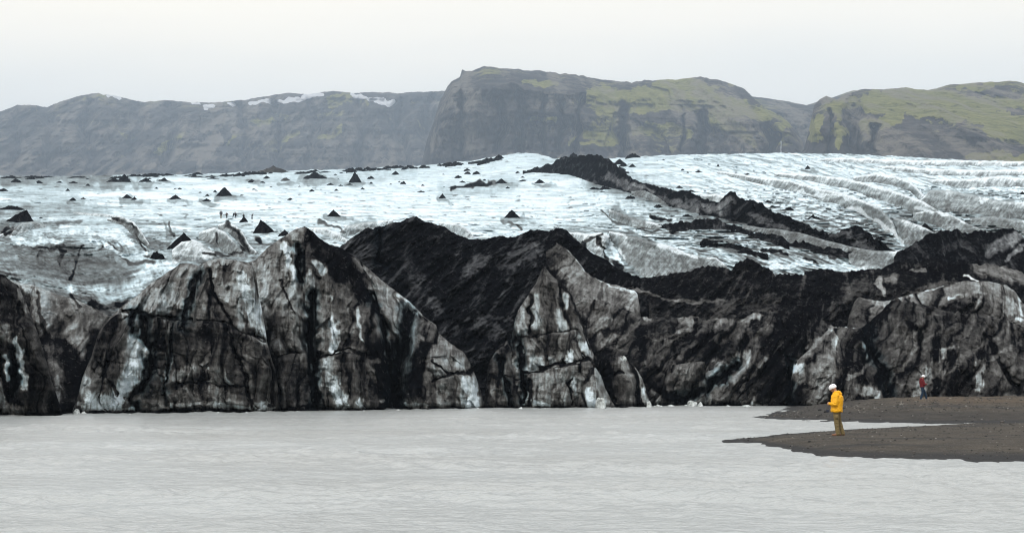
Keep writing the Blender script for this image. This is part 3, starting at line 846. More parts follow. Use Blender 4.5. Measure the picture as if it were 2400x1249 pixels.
    for pts, w, dirt_shade, groove, k in MARKS.get(marks or name, []):
        pa = np.array(pts); m = w * 2.2 + (60 if groove else 14)
        c0, c1 = np.searchsorted(xs, (pa[:, 0].min() - m, pa[:, 0].max() + m))
        if c1 <= c0: continue
        sub = (slice(None), slice(c0, c1))
        d = poly_dist(wx[sub], wy[sub], pts)
        nz = fbm(PX[sub] / 11, PY[sub] / 18, 4, seed + 70) + (0.8 * fbm(PX[sub] / 4.5, PY[sub] / 36, 4, seed + 71, 0.6) if style == 'ice' else 0)
        wv = w * (0.62 + 0.75 * np.clip(0.5 + fbm(PX[sub] / 26, PY[sub] / 26, 2, seed + 72), 0, 1.2)) if w < 11 else w
        d = d * (w / wv)
        mk = sstep(1.40, 0.55, d / w + 0.45 * nz) * k
        if isinstance(dirt_shade, str):
            e = extra.setdefault(dirt_shade, np.zeros_like(D)); e[sub] = np.maximum(e[sub], mk)
        else:
            G[sub] = G[sub] * (1 - mk) + (dirt_shade + 0.10 * nz + 0.55 * dG[sub]) * mk
        if groove:
            D[sub] += groove * (0.95 * np.exp(-(d / (w * 0.95)) ** 2) + (0.85 * np.exp(-d / (w * 2.2 + 6)) if style == 'ice' else 0.3 * np.exp(-(d / (w * 0.95)) ** 2)))
            if groove > 0.7: blue[sub] = np.maximum(blue[sub], np.exp(-((d / w - 1.1) / 0.8) ** 2) * 0.9)
    G = np.clip(G, 0, 1)
    if style == 'ice':
        blue = np.maximum(blue, 0.25 * sstep(0.5, 0.2, G))
    if style == 'sheet': blue = np.maximum(blue * .4, 0.34 * sstep(-0.02, 0.25, G) * sstep(0.85, 0.4, G) + 0.30)
    if style == 'face': blue = 0.12 + 0.25 * sstep(0.1, 0.3, G) * sstep(0.8, 0.4, G)
    X, Y, Z = unproj(PX, PY, D)
    # the side of the mass turned away from us: falls off behind the crest
    bx, by, bz = [], [], []
    bd, drop = back if style != 'mount' else (back[0] * MS, back[1] * MS)
    foot = np.minimum(Z[-1], Z[0] - 0.1)
    for f, fz in ((1.0, 1.0), (0.55, 0.4), (0.2, 0.12), (0.05, 0.02)):
        Db = D[0] + bd * f
        zb = np.maximum(Z[0] - drop * fz, foot)
        bx.append((xs - 1200) / F * Db); by.append(Db); bz.append(zb)
    X = np.vstack([np.array(bx), X]); Y = np.vstack([np.array(by), Y]); Z = np.vstack([np.array(bz), Z])
    pad = lambda q: np.vstack([np.repeat(q[:1], 4, 0), q])
    if style == 'mount':
        at = {'grass': pad(G), 'snow': pad(extra.get('snow', np.zeros_like(D))), 'pale': pad(extra.get('pale', np.zeros_like(D)))}
    else:
        at = {'dirt': pad(G), 'blue': pad(blue)}  # ash and grit, plus painted shade of clefts, creases and notch
    o = grid_mesh(name, X, Y, Z, mat, at)
    tag(o, label, None, None, 'structure')
    LAYERS[name] = (xs, PY, D)
    return o

def surf_D(name, px, py):
    xs, PY, D = LAYERS[name]
    j = int(np.clip(np.searchsorted(xs, px), 0, len(xs) - 1))
    return float(np.interp(py, PY[:, j], D[:, j]))

def L(*pts): return list(pts)
def const(line, D=None, g=None):
    return [(a[0], a[1], a[2] if len(a) > 2 else D, a[3] if len(a) > 3 else g) for a in line]
# ------------------------------------------------------------------ mountains
loft('left_range', [
    L((-330,255,4300,.35),(-150,258,4300,.35),(0,262,4300,.35),(40,247,4300,.35),(75,246,4300,.35),(110,252,4300,.35),(150,236,4300,.3),(190,224,4300,.3),(230,220,4300,.3),(270,225,4300,.3),(300,233,4300,.3),(340,240,4300,.3),(390,236,4300,.3),(450,241,4300,.3),(520,240,4300,.3),(580,234,4300,.3),(640,224,4300,.3),(680,218,4300,.3),(720,222,4300,.3),(780,214,4300,.35),(830,219,4300,.3),(880,217,4300,.3),(940,218,4300,.3),(1000,216,4300,.3),(1100,212,4300,.3)),
    const([(-330,290),(0,290),(230,262),(600,270),(800,255),(1100,250)], 4050, .22),
    const([(-330,340),(1100,320)], 3800, .10),
    const([(-330,380),(1100,370)], 3600, .16),
    const([(-330,425),(1100,425)], 3350, .12),
    const([(-330,490),(1100,490)], 3200, .1)], 'mount', M_mount, crest_rough=3.4, back=(500, 260), seed=11, soft=8,
    label='long hazy blue grey mountain range with snow patches', base_z=-2)
loft('middle_mountain', [
    L((985,400,2900,.1),(1000,330,2950,.1),(1015,290,3000,.1),(1030,240,3050,.1),(1045,210,3100,.1),(1058,192,3100,.15),(1078,182,3100,.2),(1083,164,3100,.2),(1092,167,3100,.2),(1110,166,3100,.25),(1135,156,3100,.3),(1165,160,3100,.25),(1200,164,3120,.25),(1260,166,3150,.25),(1300,172,3150,.25),(1350,176,3150,.25),(1380,182,3150,.2),(1430,190,3150,.15),(1480,193,3150,.15),(1540,189,3150,.2),(1600,186,3150,.3),(1640,181,3150,.3),(1690,190,3150,.25),(1740,207,3100,.2),(1752,215,3100,.2),(1770,236,3000,.3),(1800,258,2900,.5),(1830,272,2850,.5),(1850,290,2800,.4),(1880,330,2750,.2),(1900,400,2700,.1)),
    L((985,402,2890,.1),(1030,260,2850,.1),(1060,215,2780,.1),(1200,195,2780,.15),(1280,215,2800,.15),(1385,225,2800,.45),(1420,215,2900,.6),(1600,215,2950,.6),(1750,240,2900,.5),(1800,266,2800,.5),(1850,300,2700,.4),(1900,402,2600,.1)),
    L((985,404,2880,.1),(1030,300,2720,.08),(1200,262,2690,.1),(1380,262,2720,.2),(1400,265,2740,.5),(1500,262,2760,.6),(1640,264,2760,.55),(1700,268,2740,.55),(1790,292,2700,.45),(1850,320,2640,.35),(1900,404,2550,.1)),
    L((985,410,2870,.08),(1200,335,2640,.12),(1400,330,2660,.25),(1500,325,2640,.2),(1700,325,2630,.25),(1850,345,2580,.2),(1900,408,2500,.1)),
    const([(985,425),(1900,415)], 2500, .15), const([(985,480),(1900,470)], 2350, .1)], 'mount', M_mount, crest_rough=4.2, back=(350, 200), seed=23, soft=5, amp=.75,
    label='hazy flat topped cliff mountain with green upper slopes')
loft('far_hill', [
    const([(1720,226),(1760,227),(1800,231),(1850,239),(1890,247),(1930,236),(1960,226),(2000,212),(2060,222)], 3700, .35),
    const([(1720,262),(2060,262)], 3450, .3), const([(1720,330),(2060,330)], 3250, .15), const([(1720,440),(2060,440)], 3000, .1)],
    'mount', M_mount, crest_rough=1.2, back=(300, 150), seed=31, soft=4, amp=.7, label='low dark hill closing the gap between cliffs')
loft('right_hill', [
    L((1838,400,2250,.1),(1862,372,2280,.1),(1885,350,2300,.1),(1897,300,2350,.15),(1908,248,2400,.3),(1922,232,2450,.4),(1937,226,2500,.4),(1960,233,2550,.45),(1985,222,2600,.4),(2020,210,2650,.4),(2075,210,2650,.5),(2115,206,2650,.5),(2175,212,2650,.55),(2225,200,2650,.5),(2300,194,2650,.4),(2375,191,2650,.4),(2400,195,2650,.5),(2550,205,2650,.5),(2750,215,2650,.5)),
    L((1838,402,2240,.1),(1890,352,2250,.15),(1908,280,2250,.35),(1940,250,2280,.6),(2000,245,2300,.6),(2200,240,2350,.7),(2400,235,2400,.65),(2750,240,2400,.65)),
    L((1838,404,2230,.1),(1892,354,2150,.2),(1910,300,2100,.4),(2000,285,2120,.6),(2100,283,2120,.6),(2250,285,2150,.6),(2400,285,2150,.6),(2750,290,2150,.6)),
    L((1838,406,2220,.1),(1895,358,2080,.2),(1960,330,2030,.35),(2060,325,2020,.3),(2150,300,2050,.3),(2300,315,2030,.35),(2400,325,2030,.4),(2750,330,2030,.4)),
    const([(1838,410),(2000,385),(2150,360),(2400,365),(2750,370)], 1920, .25),
    const([(1838,450),(2750,450)], 1750, .6)], 'mount', M_mount, crest_rough=3.4, back=(350, 160), seed=41, soft=5, amp=.55,
    label='nearer green mossy hill with dark rock bands on the right')

# ------------------------------------------------------------------ the glacier
W_LINES = [
    const([(-200,416),(0,412),(120,414),(240,411),(480,408),(560,405),(640,402),(830,396),(1000,388),(1100,378),(1160,368),(1215,359),(1260,361),(1300,372),(1340,373),(1440,372),(1490,367),(1600,363),(1720,361),(1850,359),(1960,361),(2060,365),(2160,370),(2260,376),(2400,379),(2600,380)], 1400, .10),
    const([(-200,436),(1100,425),(1300,410),(2600,415)], 1000, .06),
    const([(-200,470),(1100,466),(2600,460)], 690, .03),
    L((-200,525,430,.3),(0,520,440,.2),(200,518,450,.12),(560,512,475,.05),(970,520,430,.0),(1300,530,400,.10),(1700,530,390,.20),(2400,530,390,.32),(2600,530,390,.32)),
    L((-200,575,310,.4),(0,575,320,.32),(300,590,300,.34),(600,600,285,.30),(970,570,290,.0),(1250,590,280,.08),(1500,590,285,.22),(1900,600,290,.26),(2600,600,300,.34)),
    L((-200,650,215,.5),(0,655,215,.45),(200,690,205,.4),(330,690,215,.3),(600,700,220,.45),(1400,670,245,.3),(1900,660,252,.22),(2600,660,255,.4)),
    L((-200,780,160,.6),(100,760,165,.5),(200,800,160,.6),(300,800,170,.6),(600,800,190,.6),(1200,760,225,.5),(2600,760,230,.5)),
    L((-200,None,128,.75),(100,None,131,.75),(200,None,140,.75),(350,None,155,.75),(600,None,170,.7),(2600,None,190,.6))]
loft('glacier', W_LINES, 'sheet', M_sheet, step=1.8, crest_rough=3.0, back=(150, 20), seed=71, soft=10, marks='W',
     label='white streaked glacier surface rising towards the mountains')
def ice_ridge(crest, foot, seed, g0=.05, g1=.36, label=None, lean=.22, amp=.5):
    # a step in the glacier: pale tread on top, darker streaked face towards the lake
    xs = sorted(set([p[0] for p in crest] + [p[0] for p in foot] + list(np.linspace(crest[0][0], crest[-1][0], 14))))
    xs = [x for x in xs if crest[0][0] <= x <= crest[-1][0]]
    cy = lambda x: float(np.interp(x, [p[0] for p in crest], [p[1] for p in crest]))
    fy = lambda x: max(cy(x) + .6, float(np.interp(x, [p[0] for p in foot], [p[1] for p in foot])))
    l0, l1, l2, l3, l4 = [], [], [], [], []
    for x in xs:
        c, f = cy(x), fy(x)
        Df = surf_D('glacier', x, f) - 1.0
        sc = Df / 300.0
        Dc = Df + (f - c) * lean * sc
        h = min(1.0, (f - c) / 6.0)
        l0.append((x, c - 3.5 * h, surf_D('glacier', x, c - 3.5 * h) + 6, .03))
        l1.append((x, c, Dc + 2 * sc, g0 * .5))
        l2.append((x, c + (f - c) * .18, Dc, g0 + (g1 - g0) * .6))
        l3.append((x, f, Df, g1)); l4.append((x, f + 8, Df - 2.5, g1))
    loft('ice_ridge', [l0, l1, l2, l3, l4], 'face', M_cliff, crest_rough=1.6, back=(3, 1), seed=seed, amp=amp, label=label, step=1.5, soft=2, marks='W')
Z6 = lambda *p: [(1200 + a / 2, 130 + b / 2) for a, b in p]
RID = [
 (Z3((640,232),(700,245),(790,268),(850,288),(960,310),(1050,348),(1130,366),(1200,368),(1256,408)), Z3((640,240),(690,330),(760,400),(830,465),(920,460),(1000,450),(1100,425),(1200,412),(1256,420)), .38),
 (Z4((555,345),(620,322),(700,336),(800,337),(900,323),(985,324)), Z4((555,370),(620,420),(700,425),(790,415),(880,398),(985,330)), .34),
 (Z4((0,200),(100,212),(200,222),(300,238),(430,278),(560,308),(650,330)), Z4((0,215),(100,245),(200,270),(300,300),(430,325),(560,345),(650,340)), .36),
 (Z4((790,165),(840,172),(900,195),(960,215),(1010,236)), Z4((790,210),(830,290),(880,300),(940,290),(1010,240)), .40),
 (Z3((640,120),(700,140),(760,165),(830,180),(930,200)), Z3((640,150),(700,180),(760,205),(830,215),(930,210)), .36),
 (Z3((420,240),(470,240),(540,250),(600,240),(640,260)), Z3((420,260),(480,300),(540,330),(600,360),(640,300)), .30),
 (Z6((960,545),(1150,575),(1300,592),(1450,632),(1560,655),(1650,688),(1720,720),(1790,790),(1810,850)), Z6((960,552),(1150,600),(1300,632),(1450,680),(1560,710),(1650,750),(1720,800),(1780,850),(1810,858)), .36),
 (Z6((1230,555),(1400,565),(1550,580),(1680,610),(1800,645),(1930,690),(2030,755),(2150,800)), Z6((1230,562),(1400,590),(1550,620),(1680,665),(1800,705),(1930,760),(2030,800),(2150,808)), .40),
 (Z6((1600,575),(1700,560),(1800,572),(1870,600),(1910,640),(1960,690)), Z6((1600,590),(1700,595),(1800,612),(1870,640),(1910,680),(1960,700)), .42),
 (Z6((1900,690),(1960,640),(2050,640),(2150,660),(2300,690),(2460,700)), Z6((1900,700),(1960,720),(2050,735),(2150,740),(2300,760),(2460,765)), .44),
 (Z6((1700,520),(1850,530),(2000,540),(2200,545),(2460,540)), Z6((1700,524),(1850,548),(2000,560),(2200,566),(2460,562)), .30),
 (Z6((1950,585),(2100,590),(2250,575),(2460,585)), Z6((1950,592),(2100,622),(2250,615),(2460,618)), .36),
 (Z6((1400,490),(1550,486),(1700,492),(1900,498),(2100,500),(2460,505)), Z6((1400,494),(1550,500),(1700,508),(1900,515),(2100,518),(2460,520)), .24),
 (Z6((1880,745),(1950,728),(2040,745),(2130,790),(2230,830)), Z6((1880,770),(1950,785),(2040,815),(2130,840),(2230,845)), .42),
 (Z6((2150,770),(2250,760),(2350,775),(2460,790)), Z6((2150,790),(2250,800),(2350,815),(2460,825)), .44),
 (Z6((880,660),(960,655),(1060,690),(1150,730),(1260,760)), Z6((880,668),(960,690),(1060,720),(1150,750),(1260,768)), .34),
 (Z6((560,640),(620,632),(680,660),(720,690)), Z6((560,655),(620,670),(680,690),(720,696)), .28),
 (Z6((1250,800),(1400,825),(1520,850),(1620,880)), Z6((1250,812),(1400,845),(1520,875),(1620,888)), .34),
 # left: humps above and inside the bowl
 (Z1((0,250),(60,225),(110,190),(180,182),(240,200)), Z1((0,262),(60,255),(110,235),(180,215),(240,206)), .34),
 (Z1((1140,200),(1180,185),(1230,200),(1270,240),(1300,300),(1340,340)), Z1((1140,215),(1180,225),(1230,270),(1270,310),(1300,345),(1340,352)), .44),
 (Z1((560,165),(640,160),(700,185),(740,235),(780,300)), Z1((560,172),(640,195),(690,240),(735,290),(780,315)), .50),
 (Z1((900,330),(950,285),(1010,278),(1060,300),(1130,350)), Z1((900,390),(950,382),(1010,375),(1060,370),(1130,362)), .30),
 (Z1((1040,240),(1120,215),(1180,240),(1230,300),(1280,350)), Z1((1040,270),(1120,300),(1180,340),(1230,358),(1280,360)), .34),
 (Z1((380,130),(520,140),(640,150)), Z1((380,134),(520,152),(640,156)), .2),
 (Z2((470,250),(520,205),(600,190),(690,180),(760,172)), Z2((470,275),(520,255),(600,225),(690,205),(760,185)), .24),
 (Z2((330,215),(400,215),(470,240),(520,275)), Z2((330,225),(400,245),(470,275),(520,290)), .22),
 (Z2((1000,185),(1080,190),(1140,215),(1180,250)), Z2((1000,195),(1080,235),(1140,262),(1180,262)), .26),
]
RID_LABEL = ['low dirt streaked ice step on the glacier']
for i, (c, f, g1) in enumerate(RID):
    ice_ridge(c, f, 300 + 7 * i, g1=g1, label=RID_LABEL[0])
def moraine(name, top, low, seed, label, amp=1.0, rough=7.0, g=.96, back=(14, 5)):
    # debris piled on the ice: its foot follows the glacier surface
    ty = lambda x: float(np.interp(x, [p[0] for p in top], [p[1] for p in top]))
    ly = lambda x: max(ty(x) + .5, float(np.interp(x, [p[0] for p in low], [p[1] for p in low])))
    xs = sorted(set([p[0] for p in top] + [p[0] for p in low] + list(np.linspace(top[0][0], top[-1][0], 24))))
    l0, l1, l2 = [], [], []
    for x in xs:
        f = ly(x); D = surf_D('glacier', x, f) - 1.5; sc = D / 300
        l1.append((x, f, D, g - .04)); l2.append((x, f + 5, D - 2.0 * sc, g - .04)); l0.append((x, ty(x), D + (f - ty(x)) * .30 * sc, g))
    loft(name, [l0, l1, l2], 'debris', M_black, crest_rough=rough, back=back, seed=seed, amp=amp * .6, label=label, step=1.5, shear=.3)
moraine('medial_moraine',
    [(1225,404),(1250,398),(1275,386),(1300,383),(1335,366),(1350,371),(1370,362),(1400,366),(1420,376),(1440,376),(1452,398),(1470,412),(1500,428),(1530,437),(1560,443),(1600,447),(1630,458),(1660,468),(1680,474),(1695,466),(1712,449),(1722,455),(1735,466),(1760,474),(1780,480),(1800,492),(1830,502),(1860,515),(1900,534),(1930,545),(1960,548),(1985,538),(2005,528),(2030,545),(2060,565),(2090,584),(2125,594)],
    [(1225,408),(1250,404),(1330,408),(1400,432),(1500,457),(1560,478),(1640,502),(1700,513),(1760,528),(1850,554),(1960,578),(2060,592),(2125,598)], 83, 'black debris ridge snaking down the white glacier', amp=2.2, rough=11)
moraine('debris_bank', [(2095,598),(2130,580),(2160,560),(2185,546),(2215,541),(2245,540),(2270,546),(2300,543),(2330,545),(2352,538),(2374,536),(2384,545),(2400,560),(2430,570),(2600,580)],
    [(2095,640),(2200,650),(2300,650),(2400,660),(2600,660)], 89, 'black debris bank on grey ice at the right', rough=11)
moraine('debris_patch', [(1540,528),(1575,524),(1620,520),(1650,512),(1690,520),(1740,534),(1800,560),(1850,580)],
    [(1540,530),(1620,538),(1690,536),(1740,545),(1800,566),(1850,584)], 97, 'thin black debris streak on the glacier below the moraine', rough=12, g=.93)

moraine('debris_patch', [(1690,524),(1740,538),(1800,548),(1850,566),(1900,572),(1950,584),(1990,596)], [(1690,528),(1740,546),(1800,558),(1850,576),(1900,584),(1950,594),(1990,600)], 201, 'long thin debris streak just below the moraine ridge', rough=11, g=.93)
moraine('debris_patch', [(1640,572),(1665,565),(1700,566),(1730,574),(1770,590),(1800,600)], [(1640,575),(1665,576),(1700,578),(1730,586),(1770,598),(1800,604)], 203, 'short black debris streak above the jagged dark ridge', rough=10, g=.95)
moraine('debris_patch', [(1925,585),(1950,578),(1990,590),(2040,600),(2080,612)], [(1925,588),(1950,592),(1990,602),(2040,610),(2080,616)], 205, 'black debris streak left of the debris bank', rough=10, g=.95)
moraine('debris_patch', [(1280,552),(1290,541),(1304,535),(1325,540),(1350,556),(1372,572)], [(1280,560),(1304,560),(1325,562),(1350,572),(1372,580)], 207, 'small black debris crest behind the dark central slope', rough=9, g=.97)
moraine('debris_patch', [(1885,640),(1905,634),(1925,630),(1950,634),(1985,642),(2010,648)], [(1885,650),(1925,650),(1985,654),(2010,656)], 209, 'black debris heap above the jagged dark ridge', rough=9, g=.97)
loft('dark_slope', [
    L((788,590,232,.8),(800,574,234,.85),(831,554,235,.86),(862,534,235,.86),(894,533,235,.88),(912,527,235,.92),(939,518,236,.93),(970,510,236,.93),(984,513,236,.93),(1006,523,236,.93),(1033,530,236,.93),(1060,543,236,.94),(1082,554,236,.94),(1100,563,236,.94),(1131,563,236,.94),(1158,557,236,.93),(1207,555,235,.92),(1248,539,234,.9),(1270,541,234,.9),(1292,545,234,.95),(1304,536,234,.97),(1319,545,234,.97),(1337,557,233,.97),(1364,572,232,.97),(1391,595,230,.97),(1418,610,228,.97),(1454,633,226,.97),(1481,646,225,.97),(1520,655,224,.97)),
    L((788,640,222,.85),(1000,600,224,.94),(1260,600,220,.9),(1360,640,214,.95),(1520,700,212,.95)),
    L((788,760,205,.9),(1000,720,204,.95),(1260,700,202,.93),(1520,760,200,.93)),
    L((788,880,188,.9),(1000,840,190,.93),(1260,820,188,.9),(1520,840,188,.9)),
    L((788,None,178,.9),(1520,None,180,.9))], 'debris', M_black, crest_rough=7, back=(12, 6), seed=101, soft=6, marks='M',
    shear=0.5, label='steep black debris slope behind the front ice towers')
loft('dark_ridge', [
    L((1440,640,226,.97),(1481,646,226,.97),(1512,653,226,.96),(1552,646,226,.95),(1588,642,226,.95),(1633,631,226,.95),(1678,624,226,.95),(1714,633,226,.95),(1736,613,226,.95),(1750,608,226,.95),(1768,613,226,.95),(1790,628,226,.95),(1820,640,226,.95),(1852,646,227,.94),(1919,648,228,.93),(1933,634,228,.95),(1973,640,229,.92),(2031,635,230,.9),(2081,624,231,.9),(2117,614,232,.94),(2135,622,233,.95),(2170,610,234,.97),(2230,615,235,.97),(2290,618,236,.92),(2330,620,236,.8),(2400,640,236,.75),(2600,650,236,.8)),
    L((1440,690,214,.95),(1600,680,214,.92),(1800,690,213,.92),(2000,680,214,.9),(2200,660,216,.95),(2600,690,218,.9)),
    L((1440,760,202,.9),(1800,760,200,.9),(2600,760,204,.9)),
    const([(1440,850),(2600,850)], 192, .9)], 'debris', M_lean, crest_rough=11, back=(12, 5), seed=113, soft=5, marks='R', amp=.9,
    shear=0.8, label='jagged dark debris ridge right of the centre')
loft('grey_ridge', [
    L((1976,848,191,.8),(1981,790,196,.75),(1990,738,203,.65),(2002,708,205,.55),(2013,696,206,.5),(2054,707,206,.4),(2090,703,206,.35),(2130,691,206,.4),(2166,684,206,.45),(2211,669,206,.45),(2256,660,206,.45),(2318,660,206,.5),(2359,669,206,.45),(2381,687,206,.4),(2400,713,206,.3),(2440,730,206,.4),(2600,740,206,.5)),
    L((1976,849,190.9,.8),(1995,760,199,.7),(2130,720,200,.6),(2300,705,199,.62),(2400,740,199,.5),(2600,760,199,.6)),
    const([(1976,849.5),(1998,800),(2600,800)], 192, .75), const([(1976,852),(2600,852)], 190, .8)], 'ice', M_lean, crest_rough=4, back=(8, 5), seed=127, soft=4, marks='Q', round_w=26, round_d=2.5,
    shear=0.8, label='rounded grey ice ridge behind the right wall')
loft('grey_slope', [
    L((1280,560,212,.75),(1300,566,212,.7),(1333,588,212,.5),(1373,637,211,.4),(1400,655,210,.4),(1427,666,209,.4),(1460,674,208,.4),(1486,681,207,.45),(1494,690,206,.5),(1499,715,204,.6),(1504,770,199,.7),(1510,845,190,.8)),
    L((1280,660,204,.7),(1350,670,204,.48),(1430,700,202,.45),(1486,720,201,.6),(1510,846,189.8,.8)),
    const([(1280,740),(1486,760),(1510,848)], 189, .6), const([(1280,840),(1510,850)], 186, .8)], 'ice', M_lean, crest_rough=4, back=(6, 4), seed=131, soft=4, marks='S', amp=.5,
    shear=0.8, label='smooth grey ice slope behind the pointed ice tower')
loft('right_ice_wall', [
    L((1335,720,192,0.64),(1355,695,192,0.59),(1391,704,191,0.54),(1428,714,190,0.54),(1463,727,190,0.59),(1490,738,190,0.64),(1512,745,190,0.64),(1550,742,190,.74),(1588,749,190,0.74),(1620,738,190,0.76),(1656,752,190,0.74),(1710,741,190,0.74),(1777,733,190,0.76),(1820,730,190,.85),(1850,730,190,.95),(1874,722,190,.98),(1892,718,190,.98),(1905,728,190,.95),(1919,745,190,.9),(1940,760,189,.8),(1955,768,189,0.54),(1991,769,189,0.64),(2018,770,189,0.64),(2045,749,188,0.74),(2060,734,188,.8),(2072,720,188,.8),(2103,700,188,0.79),(2134,709,188,.8),(2160,714,188,0.74),(2188,718,188,0.69),(2215,731,187,0.79),(2264,733,186,0.76),(2314,738,185,0.72),(2368,756,184,0.70),(2400,767,183,0.70),(2600,790,183,0.72)),
    L((1335,760,186,.65),(1500,785,184,.72),(1700,775,184,.76),(1850,775,183,.88),(2000,800,182,.66),(2150,750,182,.74),(2400,800,179,.66),(2600,820,179,.66)),
    L((1335,850,178,.8),(1500,860,178,.82),(1700,850,178,.82),(1850,860,176,.9),(2000,860,175,.62),(2200,840,174,.76),(2600,860,172,.68)),
    L((1335,None,171,.85),(1600,None,176,.8),(1860,None,172,.92),(1900,None,169,.75),(2600,None,166,.78))], 'ice', M_lean, crest_rough=9, back=(7, 5), seed=137, soft=6, marks='H', round_w=10, round_d=0.6, amp=1.1,
    shear=0.85, label='low dark brown ice wall along the right shore')
loft('pointed_ice_tower', [
    L((1136,951,163,.8),(1141,880,163,.75),(1149,844,164,.7),(1167,814,164,.7),(1186,800,165,.6),(1199,794,166,.6),(1204,760,167,.5),(1212,731,168,.45),(1225,711,169,.5),(1239,691,170,.5),(1257,662,171,.6),(1266,640,171,.65),(1274,622,172,.7),(1282,632,172,.65),(1290,643,172,.55),(1310,660,171,.55),(1337,691,171,.6),(1351,718,170,.65),(1364,749,170,.6),(1373,785,169,.55),(1387,821,168,.5),(1398,846,167,.5),(1409,870,167,.5),(1418,906,166,.5),(1432,932,166,.5),(1440,951,166,.6)),
    L((1136,952,162,.75),(1200,840,163,.55),(1270,740,166,.48),(1380,840,165,.5),(1440,952,166,.6)),
    L((1136,953,161,.7),(1200,900,161,.6),(1290,850,163,.5),(1390,900,163,.5),(1440,953,165,.6)),
    L((1136,None,158.5,.55),(1290,None,160.5,.5),(1440,None,165,.55))], 'ice', M_cliff, crest_rough=3, back=(5, 5), seed=149, soft=6, marks='F', round_w=14, round_d=1.6, step=1.5,
    label='tall pointed ice tower with dirty grey face at the waterline')
loft('ice_foot', [
    L((1134,952,160,.8),(1139,890,161,.7),(1146,850,162,.6),(1160,826,162.5,.55),(1176,812,163,.5),(1190,806,163,.5),(1203,820,163,.5),(1211,850,162.5,.6),(1220,900,161.5,.7),(1226,952,160,.8)),
    L((1134,953,159,.8),(1185,870,160,.5),(1226,953,159.4,.8)), const([(1134,None),(1226,None)], 157.6, .5)], 'ice', M_cliff, crest_rough=4, back=(4, 4), seed=147, soft=4, marks='F', round_w=20, round_d=2.0, step=1.4, amp=.7,
    label='narrow dirty ice foot left of the pointed ice tower')
loft('ice_foot', [
    L((1352,952,161,.8),(1360,915,162,.6),(1370,880,163,.5),(1384,860,163.5,.45),(1396,862,163.5,.45),(1409,880,163.5,.4),(1418,908,163,.4),(1432,936,162.5,.5),(1441,952,162,.6)),
    L((1352,953,160.6,.8),(1390,910,161.5,.4),(1441,953,161.7,.6)), const([(1352,None),(1441,None)], 160.4, .45)], 'ice', M_cliff, crest_rough=4, back=(4, 4), seed=148, soft=4, marks='F', round_w=20, round_d=1.8, step=1.4, amp=.6,
    label='pale rounded ice foot right of the pointed ice tower')
loft('ice_slab', [
    L((1548,948,174,.88),(1554,900,175,.8),(1560,868,176,.66),(1570,857,176,.6),(1600,853,176,.55),(1638,846,176,.55),(1652,848,175.6,.62),(1655,900,175,.75),(1656,948,174,.8)),
    const([(1548,949),(1610,910),(1656,949)], 173.6, .62), const([(1548,None),(1656,None)], 172.4, .65)], 'ice', M_lean, crest_rough=5, back=(4, 4), seed=141, soft=3, marks='H', round_w=7, round_d=.6, step=1.4, amp=.9,
    shear=0.6, label='squat grey ice slab under the right wall')
loft('ice_slab', [
    L((1640,925,176,.8),(1648,880,177,.5),(1660,856,178,.42),(1680,842,178,.4),(1700,834,178,.4),(1712,842,177.8,.45),(1716,870,177.4,.6),(1722,925,176,.9)),
    const([(1640,926),(1680,885),(1722,926)], 175.6, .42), const([(1640,975),(1722,975)], 174, .8)], 'ice', M_lean, crest_rough=5, back=(4, 4), seed=142, soft=3, marks='H', round_w=8, round_d=.7, step=1.4, amp=.8,
    shear=0.9, label='pale leaning ice slab under the right wall')
loft('ice_slab', [
    L((1700,948,175,.8),(1716,890,177,.6),(1735,850,179,.5),(1752,826,180,.5),(1768,820,180,.5),(1784,830,180,.6),(1796,860,179,.7),(1806,910,177,.85),(1812,948,175,.9)),
    const([(1700,949),(1750,880),(1812,949)], 174.8, .6), const([(1700,None),(1812,None)], 173, .65)], 'ice', M_lean, crest_rough=5, back=(4, 4), seed=143, soft=3, marks='H', round_w=9, round_d=.8, step=1.4, amp=.9,
    shear=0.9, label='darker leaning ice slab under the right wall')
loft('pale_ice_buttress', [
    L((1850,948,168,.9),(1854,890,169,.7),(1858,866,170,.5),(1874,839,171,.45),(1897,820,173,.4),(1919,794,175,.4),(1937,776,177,.35),(1951,769,178,.4),(1970,768,178,.6),(1991,770,178,.65),(2018,772,177.5,.6),(2030,792,177,.5),(2036,824,176,.55),(2053,852,174,.65),(2066,870,172,.75),(2076,936,168,.9)),
    L((1850,949,167.6,.9),(1900,870,169,.38),(1950,850,170,.5),(2000,870,170,.62),(2076,940,167.6,.85)),
    L((1850,None,166.6,.9),(1940,None,166,.5),(2076,None,165.6,.65))], 'ice', M_lean, crest_rough=5, back=(5, 5), seed=144, soft=5, marks='H', round_w=24, round_d=2.2, step=1.4, amp=.9,
    shear=0.6, label='pale streaked ice buttress above the gravel shore')
loft('ice_lumps', [
    L((1400,870,166,.5),(1405,846,166,.5),(1427,830,166,.5),(1445,836,166,.4),(1461,834,166,.35),(1481,852,166,.5),(1499,875,166,.5),(1508,893,166,.5),(1513,910,166,.4),(1521,935,166,.35),(1527,951,166,.4)),
    L((1400,890,165,.55),(1460,880,164.5,.5),(1513,925,165,.5),(1527,952,165.5,.5)),
    const([(1400,None),(1527,None)], 163.5, .6)], 'ice', M_cliff, crest_rough=4, back=(5, 4), seed=151, soft=3, marks='G', round_w=22, round_d=2, step=1.4, amp=.7,
    label='rounded dirty ice lumps right of the pointed ice tower')
